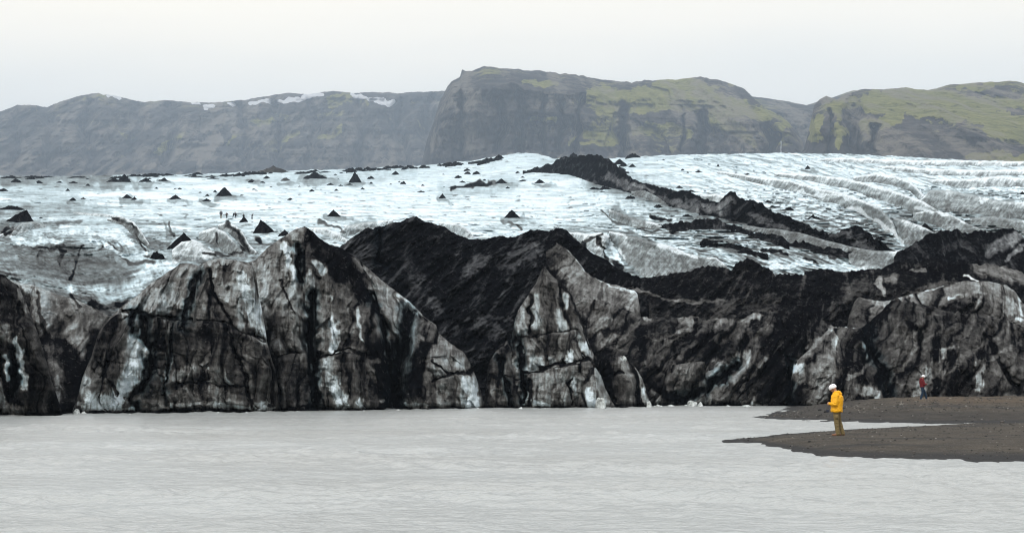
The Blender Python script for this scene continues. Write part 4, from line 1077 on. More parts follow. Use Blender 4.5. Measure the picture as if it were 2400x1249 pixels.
loft('slanted_ice_face', [
    L((815,590,166,.8),(831,601,166,.7),(867,633,167,.55),(903,664,168,.5),(939,691,168,.5),(970,718,168,.5),(997,745,168,.5),(1022,763,167,.5),(1030,800,166,.6),(1045,870,165,.7),(1052,950,163,.8)),
    L((815,700,159,.7),(900,740,160,.52),(1000,800,160,.6),(1052,951,162,.8)),
    const([(815,None),(1052,None)], 156, .85)], 'ice', M_cliff, crest_rough=4, back=(6, 6), seed=161, soft=6, marks='C', round_w=14, round_d=1.0, step=1.5, amp=.7,
    shear=-0.3, label='slanted grey ice face between the peaked and the rounded ice blocks')
loft('rounded_ice_buttress', [
    L((920,956,154,.9),(930,900,156,.9),(942,830,159,.8),(952,772,161,.7),(962,742,163,.6),(978,728,164,.55),(997,745,164,.5),(1022,763,164,.5),(1028,783,163,.55),(1055,803,163,.5),(1087,826,163,.45),(1100,848,162,.4),(1114,879,161,.45),(1129,924,160.5,.6),(1136,956,160,.7)),
    L((920,957,153.5,.9),(970,820,156,.65),(1040,860,157,.5),(1100,900,158,.42),(1136,957,159.5,.7)),
    L((920,None,152,.85),(1000,None,153.5,.6),(1136,None,157.5,.55))], 'ice', M_cliff, crest_rough=4, back=(5, 5), seed=162, soft=6, marks='C', round_w=22, round_d=2.2, step=1.5,
    label='rounded dirty ice buttress with a white patch at the waterline')
loft('ribbed_ice_block', [
    L((716,545,162,.8),(728,541,163,.8),(750,559,164,.93),(773,574,164,.93),(804,583,164,.9),(831,603,163,.85),(850,628,162,.8),(868,655,160,.7),(884,700,158,.65),(895,754,156,.65),(906,835,153,.7),(914,880,151,.75),(921,950,149.5,.85)),
    L((716,650,155,.6),(800,700,154,.55),(870,740,154,.62),(921,951,149,.85)),
    L((716,850,149,.6),(800,850,149,.6),(870,860,150,.68),(921,952,148.5,.85)),
    L((716,None,146,.65),(800,None,146.5,.55),(921,None,148,.8))], 'ice', M_cliff, crest_rough=5, back=(6, 6), seed=163, soft=6, marks='C', round_w=14, round_d=1.4, step=1.5,
    label='ribbed ice block capped with black debris right of the deep crevasse')
loft('peaked_ice_block', [
    L((560,640,160,.5),(580,617,160,.5),(598,610,160,.5),(625,583,161,.5),(661,557,161,.5),(688,541,162,.55),(700,536,162,.6),(714,531,162,.6),(726,538,161,.7),(731,560,160,.6),(734,620,157,.55),(736,700,152,.6),(739,780,149,.65),(743,880,146,.7),(747,955,144,.8)),
    L((560,740,152,.45),(640,690,153,.42),(690,700,153,.4),(747,956,143.8,.75)),
    L((560,850,148,.6),(650,840,148,.5),(700,850,148,.5),(747,957,143.6,.75)),
    L((560,None,143,.65),(650,None,142.5,.7),(747,None,143.4,.7))], 'ice', M_cliff, crest_rough=3.5, back=(5, 6), seed=164, soft=6, marks='C', round_w=14, round_d=1.6, step=1.5,
    label='tallest peaked ice block with pale faces left of the deep crevasse')
loft('left_ice_face', [
    L((-200,640,150,.55),(0,650,150,.5),(40,662,150,.45),(80,670,151,.42),(130,688,152,.38),(180,703,153,.38),(230,726,154,.42),(265,745,154,.5)),
    L((-200,760,143,.6),(0,770,143,.6),(130,790,145,.45),(265,830,147,.6)),
    L((-200,870,136,.7),(0,870,136,.7),(130,880,137,.75),(265,890,141,.9)),
    L((-200,None,130,.8),(60,None,130.5,.82),(265,None,136,.95))], 'ice', M_cliff, crest_rough=3, back=(25, 1.5), seed=191, soft=6, marks='W', round_w=20, round_d=1.0, step=1.5, amp=.8, shear=-.45,
    label='grey fluted ice face behind the black mass at the far left')
loft('flat_topped_ice_block', [
    L((168,968,133,.4),(184,925,134,.3),(193,884,134,.4),(205,857,135,.6),(215,835,136,.7),(229,785,138,.7),(240,765,139,.7),(256,745,140,.65),(278,725,141,.55),(323,691,143,.45),(359,660,145,.4),(390,642,146,.4),(421,619,147,.5),(430,616,147,.6),(448,619,147,.5),(466,624,147,.6),(484,613,147,.45),(516,606,147,.45),(560,613,147,.45),(590,618,147,.4),(598,626,147,.3),(600,668,147,.3),(614,731,146,.35),(625,799,145,.5),(636,840,144,.65),(646,866,143.5,.7),(651,910,143,.7),(656,960,143,.75)),
    L((168,969,132.5,.4),(230,860,134,.66),(330,740,139,.5),(450,700,142,.5),(560,700,143,.5),(620,780,143,.45),(656,961,142.5,.75)),
    L((168,970,132,.4),(230,900,133,.5),(330,840,136,.6),(450,820,138.5,.66),(560,820,140,.7),(630,860,141,.7),(656,962,142,.75)),
    L((168,None,131.5,.5),(300,None,134,.6),(450,None,137,.66),(600,None,140.5,.7),(656,None,142,.7))], 'ice', M_cliff, crest_rough=4.5, back=(7, 6), seed=173, soft=6, marks='B', round_w=14, round_d=1.2, step=1.5,
    label='wide flat topped ice block with dark streaked face')
def slab(parent, crest, off, g0, g1, seed, label, marks, rough=3.0, amp=.7, shear=0.0):
    # a lower slab standing a little proud of the wall it broke from
    pxs, PYp, Dp = LAYERS[parent]
    l0, l1, l2 = [], [], []
    for x, y in crest:
        j = int(np.clip(np.searchsorted(pxs, x), 0, len(pxs) - 1)); sm = slice(max(0, j - 14), j + 15)
        Db = float(np.median(Dp[-1, sm])) - off
        Dt = max(Db + .05, float(np.median([surf_D(parent, xx, y) for xx in pxs[sm][::4]])) - off)
        l0.append((x, y, Dt, g0)); l2.append((x, None, Db, g1)); yb = row_at(-.4, Db)
        l1.append((x, max(y + .3, y * .5 + yb * .5), Db + .42 * (Dt - Db), (g0 + g1) / 2))
    loft('ice_slab', [l0, l1, l2], 'ice', M_cliff, crest_rough=rough, back=(2.5, 2.5), seed=seed, soft=4, marks=marks, round_w=9, round_d=.7, step=1.5, amp=amp, label=label, shear=shear)
B_ = 'flat_topped_ice_block'
slab(B_, [(452,752),(458,690),(463,640),(472,622),(484,613),(516,605),(560,612),(588,617),(600,640),(606,690),(616,735),(626,800),(630,840)], .9, .42, .6, 401, 'dark columned upper slab on the right of the flat topped ice block', 'B', 2.5)
slab(B_, [(388,960),(391,880),(394,800),(398,757),(420,749),(455,751),(490,752),(530,758),(585,786),(626,801),(638,845),(647,870),(652,912),(656,958)], 1.9, .68, .64, 402, 'wide dark lower slab of the flat topped ice block', 'B')
slab(B_, [(342,960),(344,880),(346,800),(350,752),(362,742),(378,745),(390,752),(396,790),(400,860),(398,960)], 1.3, .62, .6, 403, 'narrow lower ice column in the flat topped ice block', 'B', 2.0)
slab(B_, [(170,966),(186,918),(196,882),(212,845),(228,795),(242,768),(258,748),(280,732),(300,729),(315,738),(326,775),(334,830),(338,880),(336,925),(326,962)], 1.6, .64, .45, 404, 'lower left slab of the flat topped ice block with a pale patch', 'B', 2.5)
slab('peaked_ice_block', [(634,950),(636,890),(638,850),(650,840),(668,831),(690,826),(712,828),(728,826),(736,850),(742,900),(746,952)], 1.0, .72, .66, 405, 'cracked dark lower slab of the peaked ice block', 'C')
slab('ribbed_ice_block', [(752,955),(753,890),(757,850),(768,833),(786,826),(806,822),(832,830),(858,838),(884,836),(902,840),(911,880),(918,950)], 1.0, .56, .5, 406, 'lower slab of the ribbed ice block with a bright washed foot', 'C')
slab('ribbed_ice_block', [(850,850),(856,780),(860,720),(864,690),(870,680),(880,700),(890,750),(898,800),(908,845)], .7, .66, .7, 407, 'thin dark rib on the right of the ribbed ice block', 'C', 2.0)
slab('pointed_ice_tower', [(1216,953),(1219,900),(1222,840),(1226,800),(1240,789),(1268,783),(1297,779),(1325,775),(1352,772),(1368,784),(1380,815),(1390,842),(1396,862)], .7, .5, .5, 408, 'middle slab of the pointed ice tower under a straight ledge', 'F', 2.0)
slab('pointed_ice_tower', [(1228,953),(1230,910),(1233,880),(1250,873),(1275,867),(1300,860),(1320,853),(1350,847),(1376,841),(1388,850),(1396,880),(1404,915),(1408,952)], 1.5, .48, .42, 409, 'lowest slab of the pointed ice tower with a white foot', 'F', 2.5)
loft('black_ice_mass', [
    L((-200,610,130,.9),(-60,625,130,.92),(0,642,130,.95),(15,650,130,.95),(27,660,130,.95),(43,671,130,.93),(52,690,130,.9),(62,712,129,.9),(82,765,129,.9),(100,815,128,.9),(118,880,128,.9),(134,930,128,.9),(146,968,128,.9)),
    L((-200,760,125.5,.9),(0,760,126,.9),(60,780,126.5,.9),(146,969,127.8,.9)),
    L((-200,None,123,.75),(60,None,125.5,.75),(146,None,127.6,.8))], 'ice', M_cliff, crest_rough=5, back=(4, 5), seed=181, soft=5, marks='A', round_w=16, round_d=1.2, step=1.5,
    shear=-0.3, label='black debris covered ice mass at the far left')

# ------------------------------------------------------------------ lake
def lake():
    px = np.concatenate([np.linspace(-4200, -260, 60), np.arange(-250, 2650, 4.0), np.linspace(2660, 6600, 60)])
    rows = np.concatenate([np.arange(945, 975, 0.8), np.arange(975, 1270, 0.9), np.linspace(1272, 1500, 40), np.linspace(1520, 6000, 40)])
    D = F * CAMH / (rows - HOR)
    D = np.concatenate([[400.0], D])[:, None]
    PXg = px[None, :] + 0 * D; D = D + 0 * PXg
    X = (PXg - 1200) / F * D
    w = 0.5 * fbm(X * 0.3, D * 0.3, 2, 5)
    sw = fbm(X * 0.46 + w, D * 0.36 + 0.16 * X, 3, 1)
    ch = ridged(X * 0.85 + w, D * 0.72 + 0.2 * X + w, 3, 3) - 0.55
    gust = 0.45 + 1.0 * sstep(-0.45, 0.5, fbm(X / 16, D / 12, 3, 9))
    Z = gust * (0.085 * sw + 0.060 * ch + 0.012 * fbm(X * 2.4, D * 3.0, 3, 8)) - 0.02
    Z[0] = 0
    o = grid_mesh('lake_water', X[::-1], D[::-1], Z[::-1], M_water)
    tag(o, 'pale grey silty glacier lake with small ripples', None, None, 'structure')
lake()

# ------------------------------------------------------------------ shore (two gravel spits) and the bed that runs on under everything
def shore():
    px = np.concatenate([np.arange(1640, 2560, 2.0), np.linspace(2562, 4600, 160)])
    D = np.concatenate([np.arange(50, 80, .16), np.arange(80, 176, .3)])[:, None]
    PX = px[None, :] + 0 * D; D = D + 0 * PX
    X = (PX - 1200) / F * D
    wl = lambda pts: np.interp(px, [a for a, _ in pts], [F * CAMH / (b - HOR) for _, b in pts])[None, :]
    near0 = wl([(1672,1033),(1745,1036),(1790,1043),(1850,1053),(1930,1066),(2010,1071),(2100,1074),(2250,1076),(2400,1078),(2560,1082),(3200,1120),(4600,1200)])
    near1 = wl([(1672,1033),(1750,1026),(1800,1021),(1890,1013),(2000,1006),(2200,996),(2275,992),(2400,990),(2560,989)])
    far0 = wl([(1768,978),(1850,983.5),(2000,987),(2150,990),(2275,991.5),(2400,990.5),(2560,990)])
    wob = 0.9 * fbm(X * 0.8, D * 0.3, 5, 41, 0.6)
    a = D - near0 + wob; b = near1 - D + 1.5 * wob
    gone = sstep(1668, 1700, PX)
    e = np.minimum(a * 0.045, b * 0.02)
    zn = np.where(e < 0, e * 1.6, 0.26 * np.tanh(e / 0.26)) - (1 - gone) * 0.12
    zn = zn + 0.03 * np.clip(e * 8, 0, 1) * (fbm(X * 0.5, D * 0.16, 4, 42) + 0.5 * fbm(X * 2.2, D * 1.0, 3, 43))
    c = D - far0 + 1.2 * wob
    left = (PX - np.interp(D[:, :1], [95, 118, 135, 150, 160, 176], [1760, 1768, 1808, 1838, 1850, 1850])) / F * D
    c2 = np.minimum(c * 0.06, left * 0.10 + 0.25 * wob * 0.2)
    lip = 0.86 + 0.12 * fbm(X * 0.12, D * 0.05, 2, 44)
    zf = np.where(c2 < 0, c2 * 1.2, lip * (1 - np.exp(-(c2 / 0.62) ** 1.6)))
    zf = zf + 0.07 * np.clip(c2 * 4, 0, 1) * (fbm(X * 0.35, D * 0.12, 4, 45) + 0.6 * fbm(X * 1.4, D * 0.7, 4, 46))
    # little undercut hollows on the bank face
    for hx, hd, rx, ry, dp in ((2205, 128, 2.2, 2.5, .22), (2325, 127, 2.6, 2.2, .30), (2120, 124, 1.8, 1.5, .12), (2390, 120, 1.8, 1.6, .2)):
        cx = (hx - 1200) / F * hd
        zf -= dp * np.exp(-((X - cx) / rx) ** 2 - ((D - hd) / ry) ** 2)
    Z = np.maximum(np.maximum(zn, zf), -0.45)
    wet = np.maximum(sstep(0.14, 0.05, Z) * 0.9, 0.75 * sstep(0.10, 0.5, fbm(X * 0.09 + 0.02 * D, D * 0.42, 5, 48, 0.62)) * sstep(0, .05, Z))
    wet = np.maximum(wet, 0.5 * (zf > zn) * sstep(0.62, 0.30, Z))
    top = sstep(0.62, 0.85, Z)
    Z[:, 0] = -0.6
    o = grid_mesh('gravel_shore', X[::-1], D[::-1], Z[::-1], M_gravel, {'wet': wet[::-1], 'top': top[::-1]})
    tag(o, 'two low dark gravel spits reaching into the lake', None, None, 'structure')
    return px, D[:, 0], Z
SH_PX, SH_D, SH_Z = shore()
def shore_z(px, D):
    i = int(np.clip(np.searchsorted(SH_D, D), 1, len(SH_D) - 1)); j = int(np.clip(round((px - SH_PX[0]) / 2), 0, len(SH_PX) - 1))
    t = (D - SH_D[i - 1]) / (SH_D[i] - SH_D[i - 1])
    return float(SH_Z[i - 1, j] * (1 - t) + SH_Z[i, j] * t)
gx = np.linspace(-9500, 9500, 30)[None, :] + np.zeros((30, 1)); gy = np.linspace(-60, 15000, 30)[:, None] + np.zeros((1, 30))
tag(grid_mesh('ground', gx[::-1], gy[::-1], gx * 0 - 3.0, M_gravel), 'dark gravel lake bed running on below the glacier', None, None, 'structure')
# ------------------------------------------------------------------ small solids
def solid(name, verts, faces, mat, parent=None, smooth=True):
    me = bpy.data.meshes.new(name)
    me.from_pydata([tuple(v) for v in verts], [], faces); me.update()
    if smooth: me.polygons.foreach_set('use_smooth', [True] * len(me.polygons))
    me.materials.append(mat)
    o = bpy.data.objects.new(name, me); COL.objects.link(o)
    if parent: o.parent = parent
    return o

# ------------------------------------------------------------------ debris cones on the ice
M_cone = ice_material('cone_grit', 1.4, (0.3, 0.3, 1.2), (0.9, 0.6, 0.3), 0.55, 2.0, 0.5)
def cone(px, py, w, h, seed, label, group='black debris cones on the white ice', lean=0.0, flat=0.0, dirt_shade=.97):
    D0 = surf_D('glacier', px, py)
    rx = w / 2 * D0 / F; hh = h * D0 / F
    ry = min(rx, hh * 1.5 + 1.0)
    Dc = D0 + ry * .9
    cx, cy, cz = unproj(px, py, D0); cx = cx / D0 * Dc; cy = Dc
    big = w > 24
    na, nr = (56, 18) if big else (24, 8)
    a = np.linspace(0, 2 * np.pi, na, endpoint=False)[None, :]
    r = np.linspace(0, 1, nr)[:, None]
    ca, sa = np.cos(a), np.sin(a)
    rr = r * (1 + 0.22 * fbm(ca * 1.3 + seed * 1.7, sa * 1.3 + seed, 4, seed))
    ux, uy = rr * ca, rr * sa
    peak = np.clip(1 - np.maximum(np.abs(ux - lean * (1 - r)) * .45 + r * .55, 0), 0, 1)
    prof = peak ** (1.0 if flat == 0 else .7)
    nz = fbm(ux * 2.2 + seed * 3.1, uy * 2.2, 4, seed + 5) * (0.8 + 0.6 * ((seed * 37 % 10) / 10))
    nz2 = fbm(ux * 8 + seed, uy * 8, 3, seed + 9)
    zz_ = prof * (1 + (0.16 + flat) * nz) + 0.05 * nz2 * (1 - r ** 4) * (1 if big else .7)
    z = zz_ / max(zz_.max(), .3) * hh
    z = np.where(r > .999, -1.2 * (hh + .6), z)
    X = ux * rx + lean * rx * (1 - r) ** 1; Y = uy * ry
    vs = np.stack([X.ravel(), Y.ravel(), z.ravel()], 1)
    fs = []
    for i in range(nr - 1):
        for j in range(na):
            k = (j + 1) % na
            fs.append((i * na + j, (i + 1) * na + j, (i + 1) * na + k, i * na + k))
    o = solid('debris_cone', vs, fs, M_cone)
    at = o.data.attributes.new('dirt', 'FLOAT', 'POINT')
    at.data.foreach_set('value', np.clip(dirt_shade + 0.08 * nz - .03 + 0 * z, 0, 1).astype(np.float32).ravel())
    o.location = (cx, cy, cz)
    tag(o, label, 'debris cone', group)
    return o

CONES = [
 (526,460,43,23,'tall symmetrical black cone alone on the white ice, sharpest of the left half'),
 (411,467,34,12,'broad low black cone with a rounded top left of the tallest cone'),
 (485,472,25,8,'flat topped black mound just below and left of the tallest cone'),
 (298,465,25,11,'black cone forming the left half of a touching pair'),
 (315,469,19,9,'smaller black cone forming the right half of a touching pair'),
 (171,471,20,9,'small sharp black cone at the left with a lower mound beside it'),
 (195,467,15,5,'low black mound right beside the small sharp cone at the left'),
 (159,448,12,7,'tiny pointed cone alone on clean ice at the far left'),
 (206,436,15,6,'tiny low cone just below the dark double peaked mound'),
 (268,427,40,12,'lower left shoulder of the dark double peaked mound'),
 (291,427,36,21,'sharp right peak of the dark double peaked mound'),
 (341,427,32,12,'ragged black cone right of the double peaked mound'),
 (384,425,26,10,'ragged low black mound near the ice edge left of centre'),
 (367,443,12,5,'tiny tilted cone at the end of a thin dark crack'),
 (45,521,70,32,'large black cone with a long right shoulder at the left edge of the ice'),
 (28,492,72,13,'long low black rubble mound above the large cone at the left edge'),
 (96,512,12,4,'tiny black heap right of the large cone at the left edge'),
 (622,547,60,34,'black slab shaped heap tilted to the right beside the walkers'),
 (667,553,34,16,'small black cone at the lower end of the tilted black heap'),
 (572,521,24,15,'small tilted black heap directly in front of a walker'),
 (430,585,84,42,'dark peaked debris hump above the flat topped ice block'),
 (368,608,42,22,'black rubble heap at the foot of the dark peaked hump'),
 (782,508,37,18,'neat black cone on bright ice above the peaked ice block'),
 (1200,511,42,21,'neat black cone on bright ice above the dark central slope'),
 (832,428,34,28,'tall narrow black cone with a second peak behind it'),
 (825,405,32,14,'black peak standing directly behind the tall narrow cone'),
 (740,419,62,18,'wide ragged black mound left of the tall narrow cone'),
 (1037,465,20,12,'small steep black cone in the middle of clean ice'),
 (1175,430,32,13,'black cone at the upper right of the central ice'),
 (927,410,22,10,'black cone in the far field right of the tall narrow one'),
 (1117,409,22,9,'small black cone below the ragged white ice crest'),
 (1120,437,70,9,'long thin arc of black rubble on the central ice'),
 (1265,430,30,11,'low black cone on the ice left of the moraine ridge'),
 (1228,425,30,5,'thin black rubble streak left of the moraine ridge'),
 (1485,370,38,13,'black rubble mound on the skyline right of the moraine head'),
 (1452,386,36,15,'black mound touching the right side of the moraine head'),
 (1482,392,20,9,'small black heap below the skyline mound right of the moraine'),
 (1893,397,17,10,'small black cone alone on the white ice right of the moraine'),
 (1637,405,26,7,'low black heap on white ice between the moraine and the lone right cone'),
 (1757,482,60,17,'ragged black heap attached to the right of the moraine peak'),
 (1800,476,28,8,'low black heap right of the moraine peak'),
 (1845,493,32,9,'flat black heap below the right shoulder of the moraine'),
 (2168,544,46,23,'smooth rounded black cone above the debris bank at the right'),
 (2396,456,16,8,'small black heap at the right edge of the ice'),
 (640,404,84,20,'wide grey rubble mound on the far edge of the ice'),
 (590,426,22,7,'small black mound in the far field above the walkers'),
 (670,424,26,9,'low black heap below the wide grey rubble mound'),
 (8,449,32,9,'black heap cut by the left edge of the picture'),
]
for i, (x, y, w, h, lab) in enumerate(CONES):
    cone(x, y, w, h, 500 + i * 11, lab, lean=(.35 if 'right shoulder' in lab else -.25 if 'tilted to the right' in lab else 0),
         flat=(.4 if ('ragged' in lab or 'long low' in lab or 'long thin' in lab or 'rubble' in lab) else 0), dirt_shade=(.66 if 'grey rubble' in lab else .97))
rnd = random.Random(5)
SMALL = [(504,451,10,6),(486,460,11,6),(566,459,9,3),(469,452,8,3),(588,428,14,6),(500,420,36,6),(575,411,30,10),(463,409,30,7),(140,429,18,5),(172,430,25,6),(93,430,16,7),(536,518,8,3),
         (680,470,15,7),(1095,401,18,7),(987,451,22,5),(850,444,12,5),(870,431,10,5),(820,434,20,5),(595,445,12,4),(635,439,8,3),(910,395,30,8),(1070,388,28,10),(1170,373,30,12),(1030,388,14,5),
         (945,432,16,8),(1065,440,30,6),(1190,442,12,5),(1683,390,6,6),(1600,400,10,5),(1612,406,7,4),(1752,410,14,5),(2255,417,8,3),(1555,376,9,3)]
for k in range(48):
    x = rnd.uniform(600, 1240) if rnd.random() < .8 else rnd.uniform(20, 640)
    base = float(np.interp(x, [0, 600, 830, 1000, 1100, 1220], [412, 404, 396, 388, 378, 366]))
    y = base + 3 + rnd.random() ** 1.8 * 52
    w = rnd.uniform(7, 26) * (1.25 - (y - base) / 90)
    SMALL.append((x, y, w, w * rnd.uniform(.24, .46)))
EDGE = []
for k in range(46):
    x = rnd.uniform(10, 1180)
    base = float(np.interp(x, [0, 240, 480, 640, 830, 1000, 1100, 1220], [416, 413, 410, 404, 398, 390, 380, 366]))
    w = rnd.uniform(24, 74); EDGE.append((x, base + rnd.uniform(1, 6), w, rnd.uniform(4, 9)))
for i, (x, y, w, h) in enumerate(EDGE):
    cone(x, y, w, h, 3000 + i * 9, 'low ragged dark rubble heap on the far edge of the ice under the mountains', 'dark rubble heaps along the far edge of the ice', flat=.7, dirt_shade=.93)
for k in range(34):
    x = rnd.uniform(1330, 2080)
    mid = float(np.interp(x, [1330, 1400, 1500, 1640, 1760, 1850, 1960, 2080], [405, 432, 458, 504, 530, 556, 580, 600]))
    side = rnd.choice((-1, 1, 1))
    y = mid + (rnd.uniform(0, 16) if side > 0 else -rnd.uniform(14, 60))
    w = rnd.uniform(12, 44)
    cone(x, y, w, w * rnd.uniform(.2, .4), 4000 + k * 9, 'black rubble heap beside the moraine ridge', 'black rubble heaps beside the moraine ridge', flat=.6)
for i, (x, y, w, h) in enumerate(SMALL):
    g = 'tiny black debris cones scattered over the ice'
    reg = ('tiny black debris heap among the specks scattered over the left ice' if x < 600 else
           'tiny black debris heap among the crowded specks at the far edge of the central ice' if x < 1260 else
           'tiny black debris heap on the white ice right of the moraine')
    cone(x, y, w, h, 1500 + i * 7, reg, g + (' on the left' if x < 600 else ' in the centre' if x < 1260 else ' on the right'), flat=.2)

# ------------------------------------------------------------------ broken ice at the waterline
t_ = NT('clean_ice'); n_ = t_.noise(2.2, 6, .6)
t_.bump(n_, .6, .2)
M_ice = t_.out(t_.ramp(n_, [(.34, (.10, .10, .095)), (.46, (.38, .41, .40)), (.66, (.66, .70, .70))]), .4, .4)
def chunk(px, py, w, h, D, seed, label, depth=1.0):
    bm = bmesh.new(); bmesh.ops.create_icosphere(bm, subdivisions=4, radius=1)
    co = np.array([v.co[:] for v in bm.verts])
    rx, hz = w / 2 * D / F, h * D / F
    k = 1 + .30 * fbm(co[:, 0] * 1.1 + seed, co[:, 2] * 1.1 + co[:, 1], 4, seed) + .12 * ridged(co[:, 0] * 2 + seed, co[:, 1] * 2 + co[:, 2], 3, seed + 2)
    co = co * k[:, None]
    fc, _ = facets(co[:, 0] * 1.6 + seed, co[:, 2] * 1.6 + co[:, 1], seed)
    co = co * (1 + .34 * fc)[:, None]
    co[:, 0] *= rx / max(1e-6, np.abs(co[:, 0]).max()); co[:, 1] *= rx * depth / np.abs(co[:, 1]).max(); co[:, 2] *= hz / co[:, 2].max()
    for v, c in zip(bm.verts, co): v.co = c
    me = bpy.data.meshes.new('ice_chunk'); bm.to_mesh(me); bm.free()
    me.polygons.foreach_set('use_smooth', [True] * len(me.polygons)); me.materials.append(M_ice)
    o = bpy.data.objects.new('ice_chunk', me); COL.objects.link(o)
    o.location = ((px - 1200) / F * D, D, -0.05)
    tag(o, label, 'ice chunk', 'broken ice chunks along the waterline')
for i, a in enumerate([
    (180,968,20,14,131.0,'white jagged ice chunk at the left foot of the flat topped block'),
    (196,967,16,8,130.6,'low grey white ice chunk beside the jagged one at the flat topped block'),
    (1521,951,15,17,163.2,'upright white ice chunk at the foot of the rounded lumps'),
    (1408,951,26,26,159.6,'pale rounded ice chunk at the foot of the pointed tower'),
    (1622,951,26,15,171.4,'rounded pale ice chunk floating in front of the squat slab'),
    (1641,951,16,12,170.8,'smaller rounded ice chunk right of the pale floating one'),
    (1572,951,20,5,170.5,'flat white ice fragment left of the floating chunks'),
    (1549,951,10,4,168.6,'tiny white ice fragment below the rounded lumps'),
    (1706,951,14,4,170.0,'tiny flat white ice fragment below the leaning slabs'),
    (1748,950,26,5,168.5,'flat white ice fragment near the tip of the far gravel spit'),
    (1475,838,12,8,166.2,'bright white ice cap on top of the rounded lumps')]):
    x, y, w, h, D, lab = a
    chunk(x, y, w, h, D, 40 + i * 3, lab)
rc = random.Random(11)
for k in range(26):
    x = rc.choice([rc.uniform(150, 700), rc.uniform(700, 1450), rc.uniform(1450, 1780)])
    par = ('flat_topped_ice_block' if 180 < x < 650 else 'peaked_ice_block' if 650 <= x < 740 else 'ribbed_ice_block' if 740 <= x < 915 else 'rounded_ice_buttress' if 925 < x < 1130 else 'pointed_ice_tower' if 1140 < x < 1435 else 'right_ice_wall' if x > 1450 else None)
    if not par: continue
    xs_, _p, D_ = LAYERS[par]; j = int(np.clip(np.searchsorted(xs_, x), 0, len(xs_) - 1))
    w = rc.uniform(4, 13)
    chunk(x, 960, w, w * rc.uniform(.22, .5), float(D_[-1, j]) - rc.uniform(2.4, 5.5), 200 + k * 5,
          'tiny floating ice fragment at the foot of the front ice wall')
bpy.data.objects['ice_chunk.010'].location.z = unproj(1463, 841, 165.4)[2]; bpy.data.objects['ice_chunk.010'].location.x = unproj(1463, 841, 165.4)[0]; bpy.data.objects['ice_chunk.010'].location.y = 165.4

# ------------------------------------------------------------------ waterfall in the gap
def waterfall():
    D = 2500 * MS * .96
    n = 40; vs = []; fs = []
    for i in range(n + 1):
        t = i / n
        y = 331 + t * 40
        wd = .7 + 1.0 * t + .25 * math.sin(t * 21) + (.5 if t < .1 else 0)
        cx = 1830.3 + .9 * t + .35 * math.sin(t * 9)
        for s, dd in ((-1, 30), (-.4, 0), (.4, 0), (1, 30)):
            vs.append(unproj(cx + s * wd, y, D + dd))
    for i in range(n):
        for j in range(3):
            a = i * 4 + j; fs.append((a, a + 4, a + 5, a + 1))
    t = NT('falling_water'); nn = t.noise(.02, 4, .6, (1, 1, .2))
    o = solid('waterfall', vs, fs, t.out(t.ramp(nn, [(.3, (.35, .38, .42)), (.7, (.75, .78, .82))]), .6, .2))
    tag(o, 'thin white waterfall dropping in the dark cleft between cliffs', 'waterfall')
waterfall()

# ------------------------------------------------------------------ stones on the shore
def stones():
    r = np.random.RandomState(3)
    base = np.array([(0, 0, 1), (.89, 0, .45), (.28, .85, .45), (-.72, .53, .45), (-.72, -.53, .45), (.28, -.85, .45), (.72, .53, -.45), (-.28, .85, -.45), (-.89, 0, -.45), (-.28, -.85, -.45), (.72, -.53, -.45), (0, 0, -1)])
    tri = np.array([(0,1,2),(0,2,3),(0,3,4),(0,4,5),(0,5,1),(1,6,2),(2,7,3),(3,8,4),(4,9,5),(5,10,1),(6,7,2),(7,8,3),(8,9,4),(9,10,5),(10,6,1),(11,7,6),(11,8,7),(11,9,8),(11,10,9),(11,6,10)])
    V, T, S = [], [], []; k = 0; n = 0
    while n < 4200:
        px = r.uniform(1700, 2540); D = r.uniform(55, 168) if r.rand() < .75 else r.uniform(112, 134)
        z = shore_z(px, D)
        if z < .02: continue
        cl = fbm(np.array([px / 40.]), np.array([D / 5.]), 3, 77)[0]
        if r.rand() > .45 + cl: continue
        s = .012 + .026 * r.rand() ** 2 + (.06 * r.rand() if r.rand() < .02 else 0)
        if D > 100: s *= 1.5
        b = base * (1 + r.uniform(-.3, .3, (12, 1))) * np.array([s * r.uniform(.8, 1.5), s * r.uniform(.8, 1.5), s * r.uniform(.45, .9)])
        V.append(b + np.array([(px - 1200) / F * D, D, z + s * .2])); T.append(tri + k); S.append(np.full(12, r.rand())); k += 12; n += 1
    V = np.vstack(V); T = np.vstack(T)
    o = solid('gravel_stones', V, [tuple(int(q) for q in t) for t in T], M_stone, smooth=False)
    at = o.data.attributes.new('tone', 'FLOAT', 'POINT'); at.data.foreach_set('value', np.concatenate(S).astype(np.float32))
    tag(o, 'loose pale and dark stones scattered over the gravel shore', None, None, 'stuff')
t_ = NT('shore_stone')
M_stone = t_.out(t_.ramp(t_.attr('tone'), [(0, (.018, .018, .018)), (.55, (.05, .046, .04)), (.85, (.11, .10, .09)), (1., (.24, .23, .21))]), .8, .3)
stones()

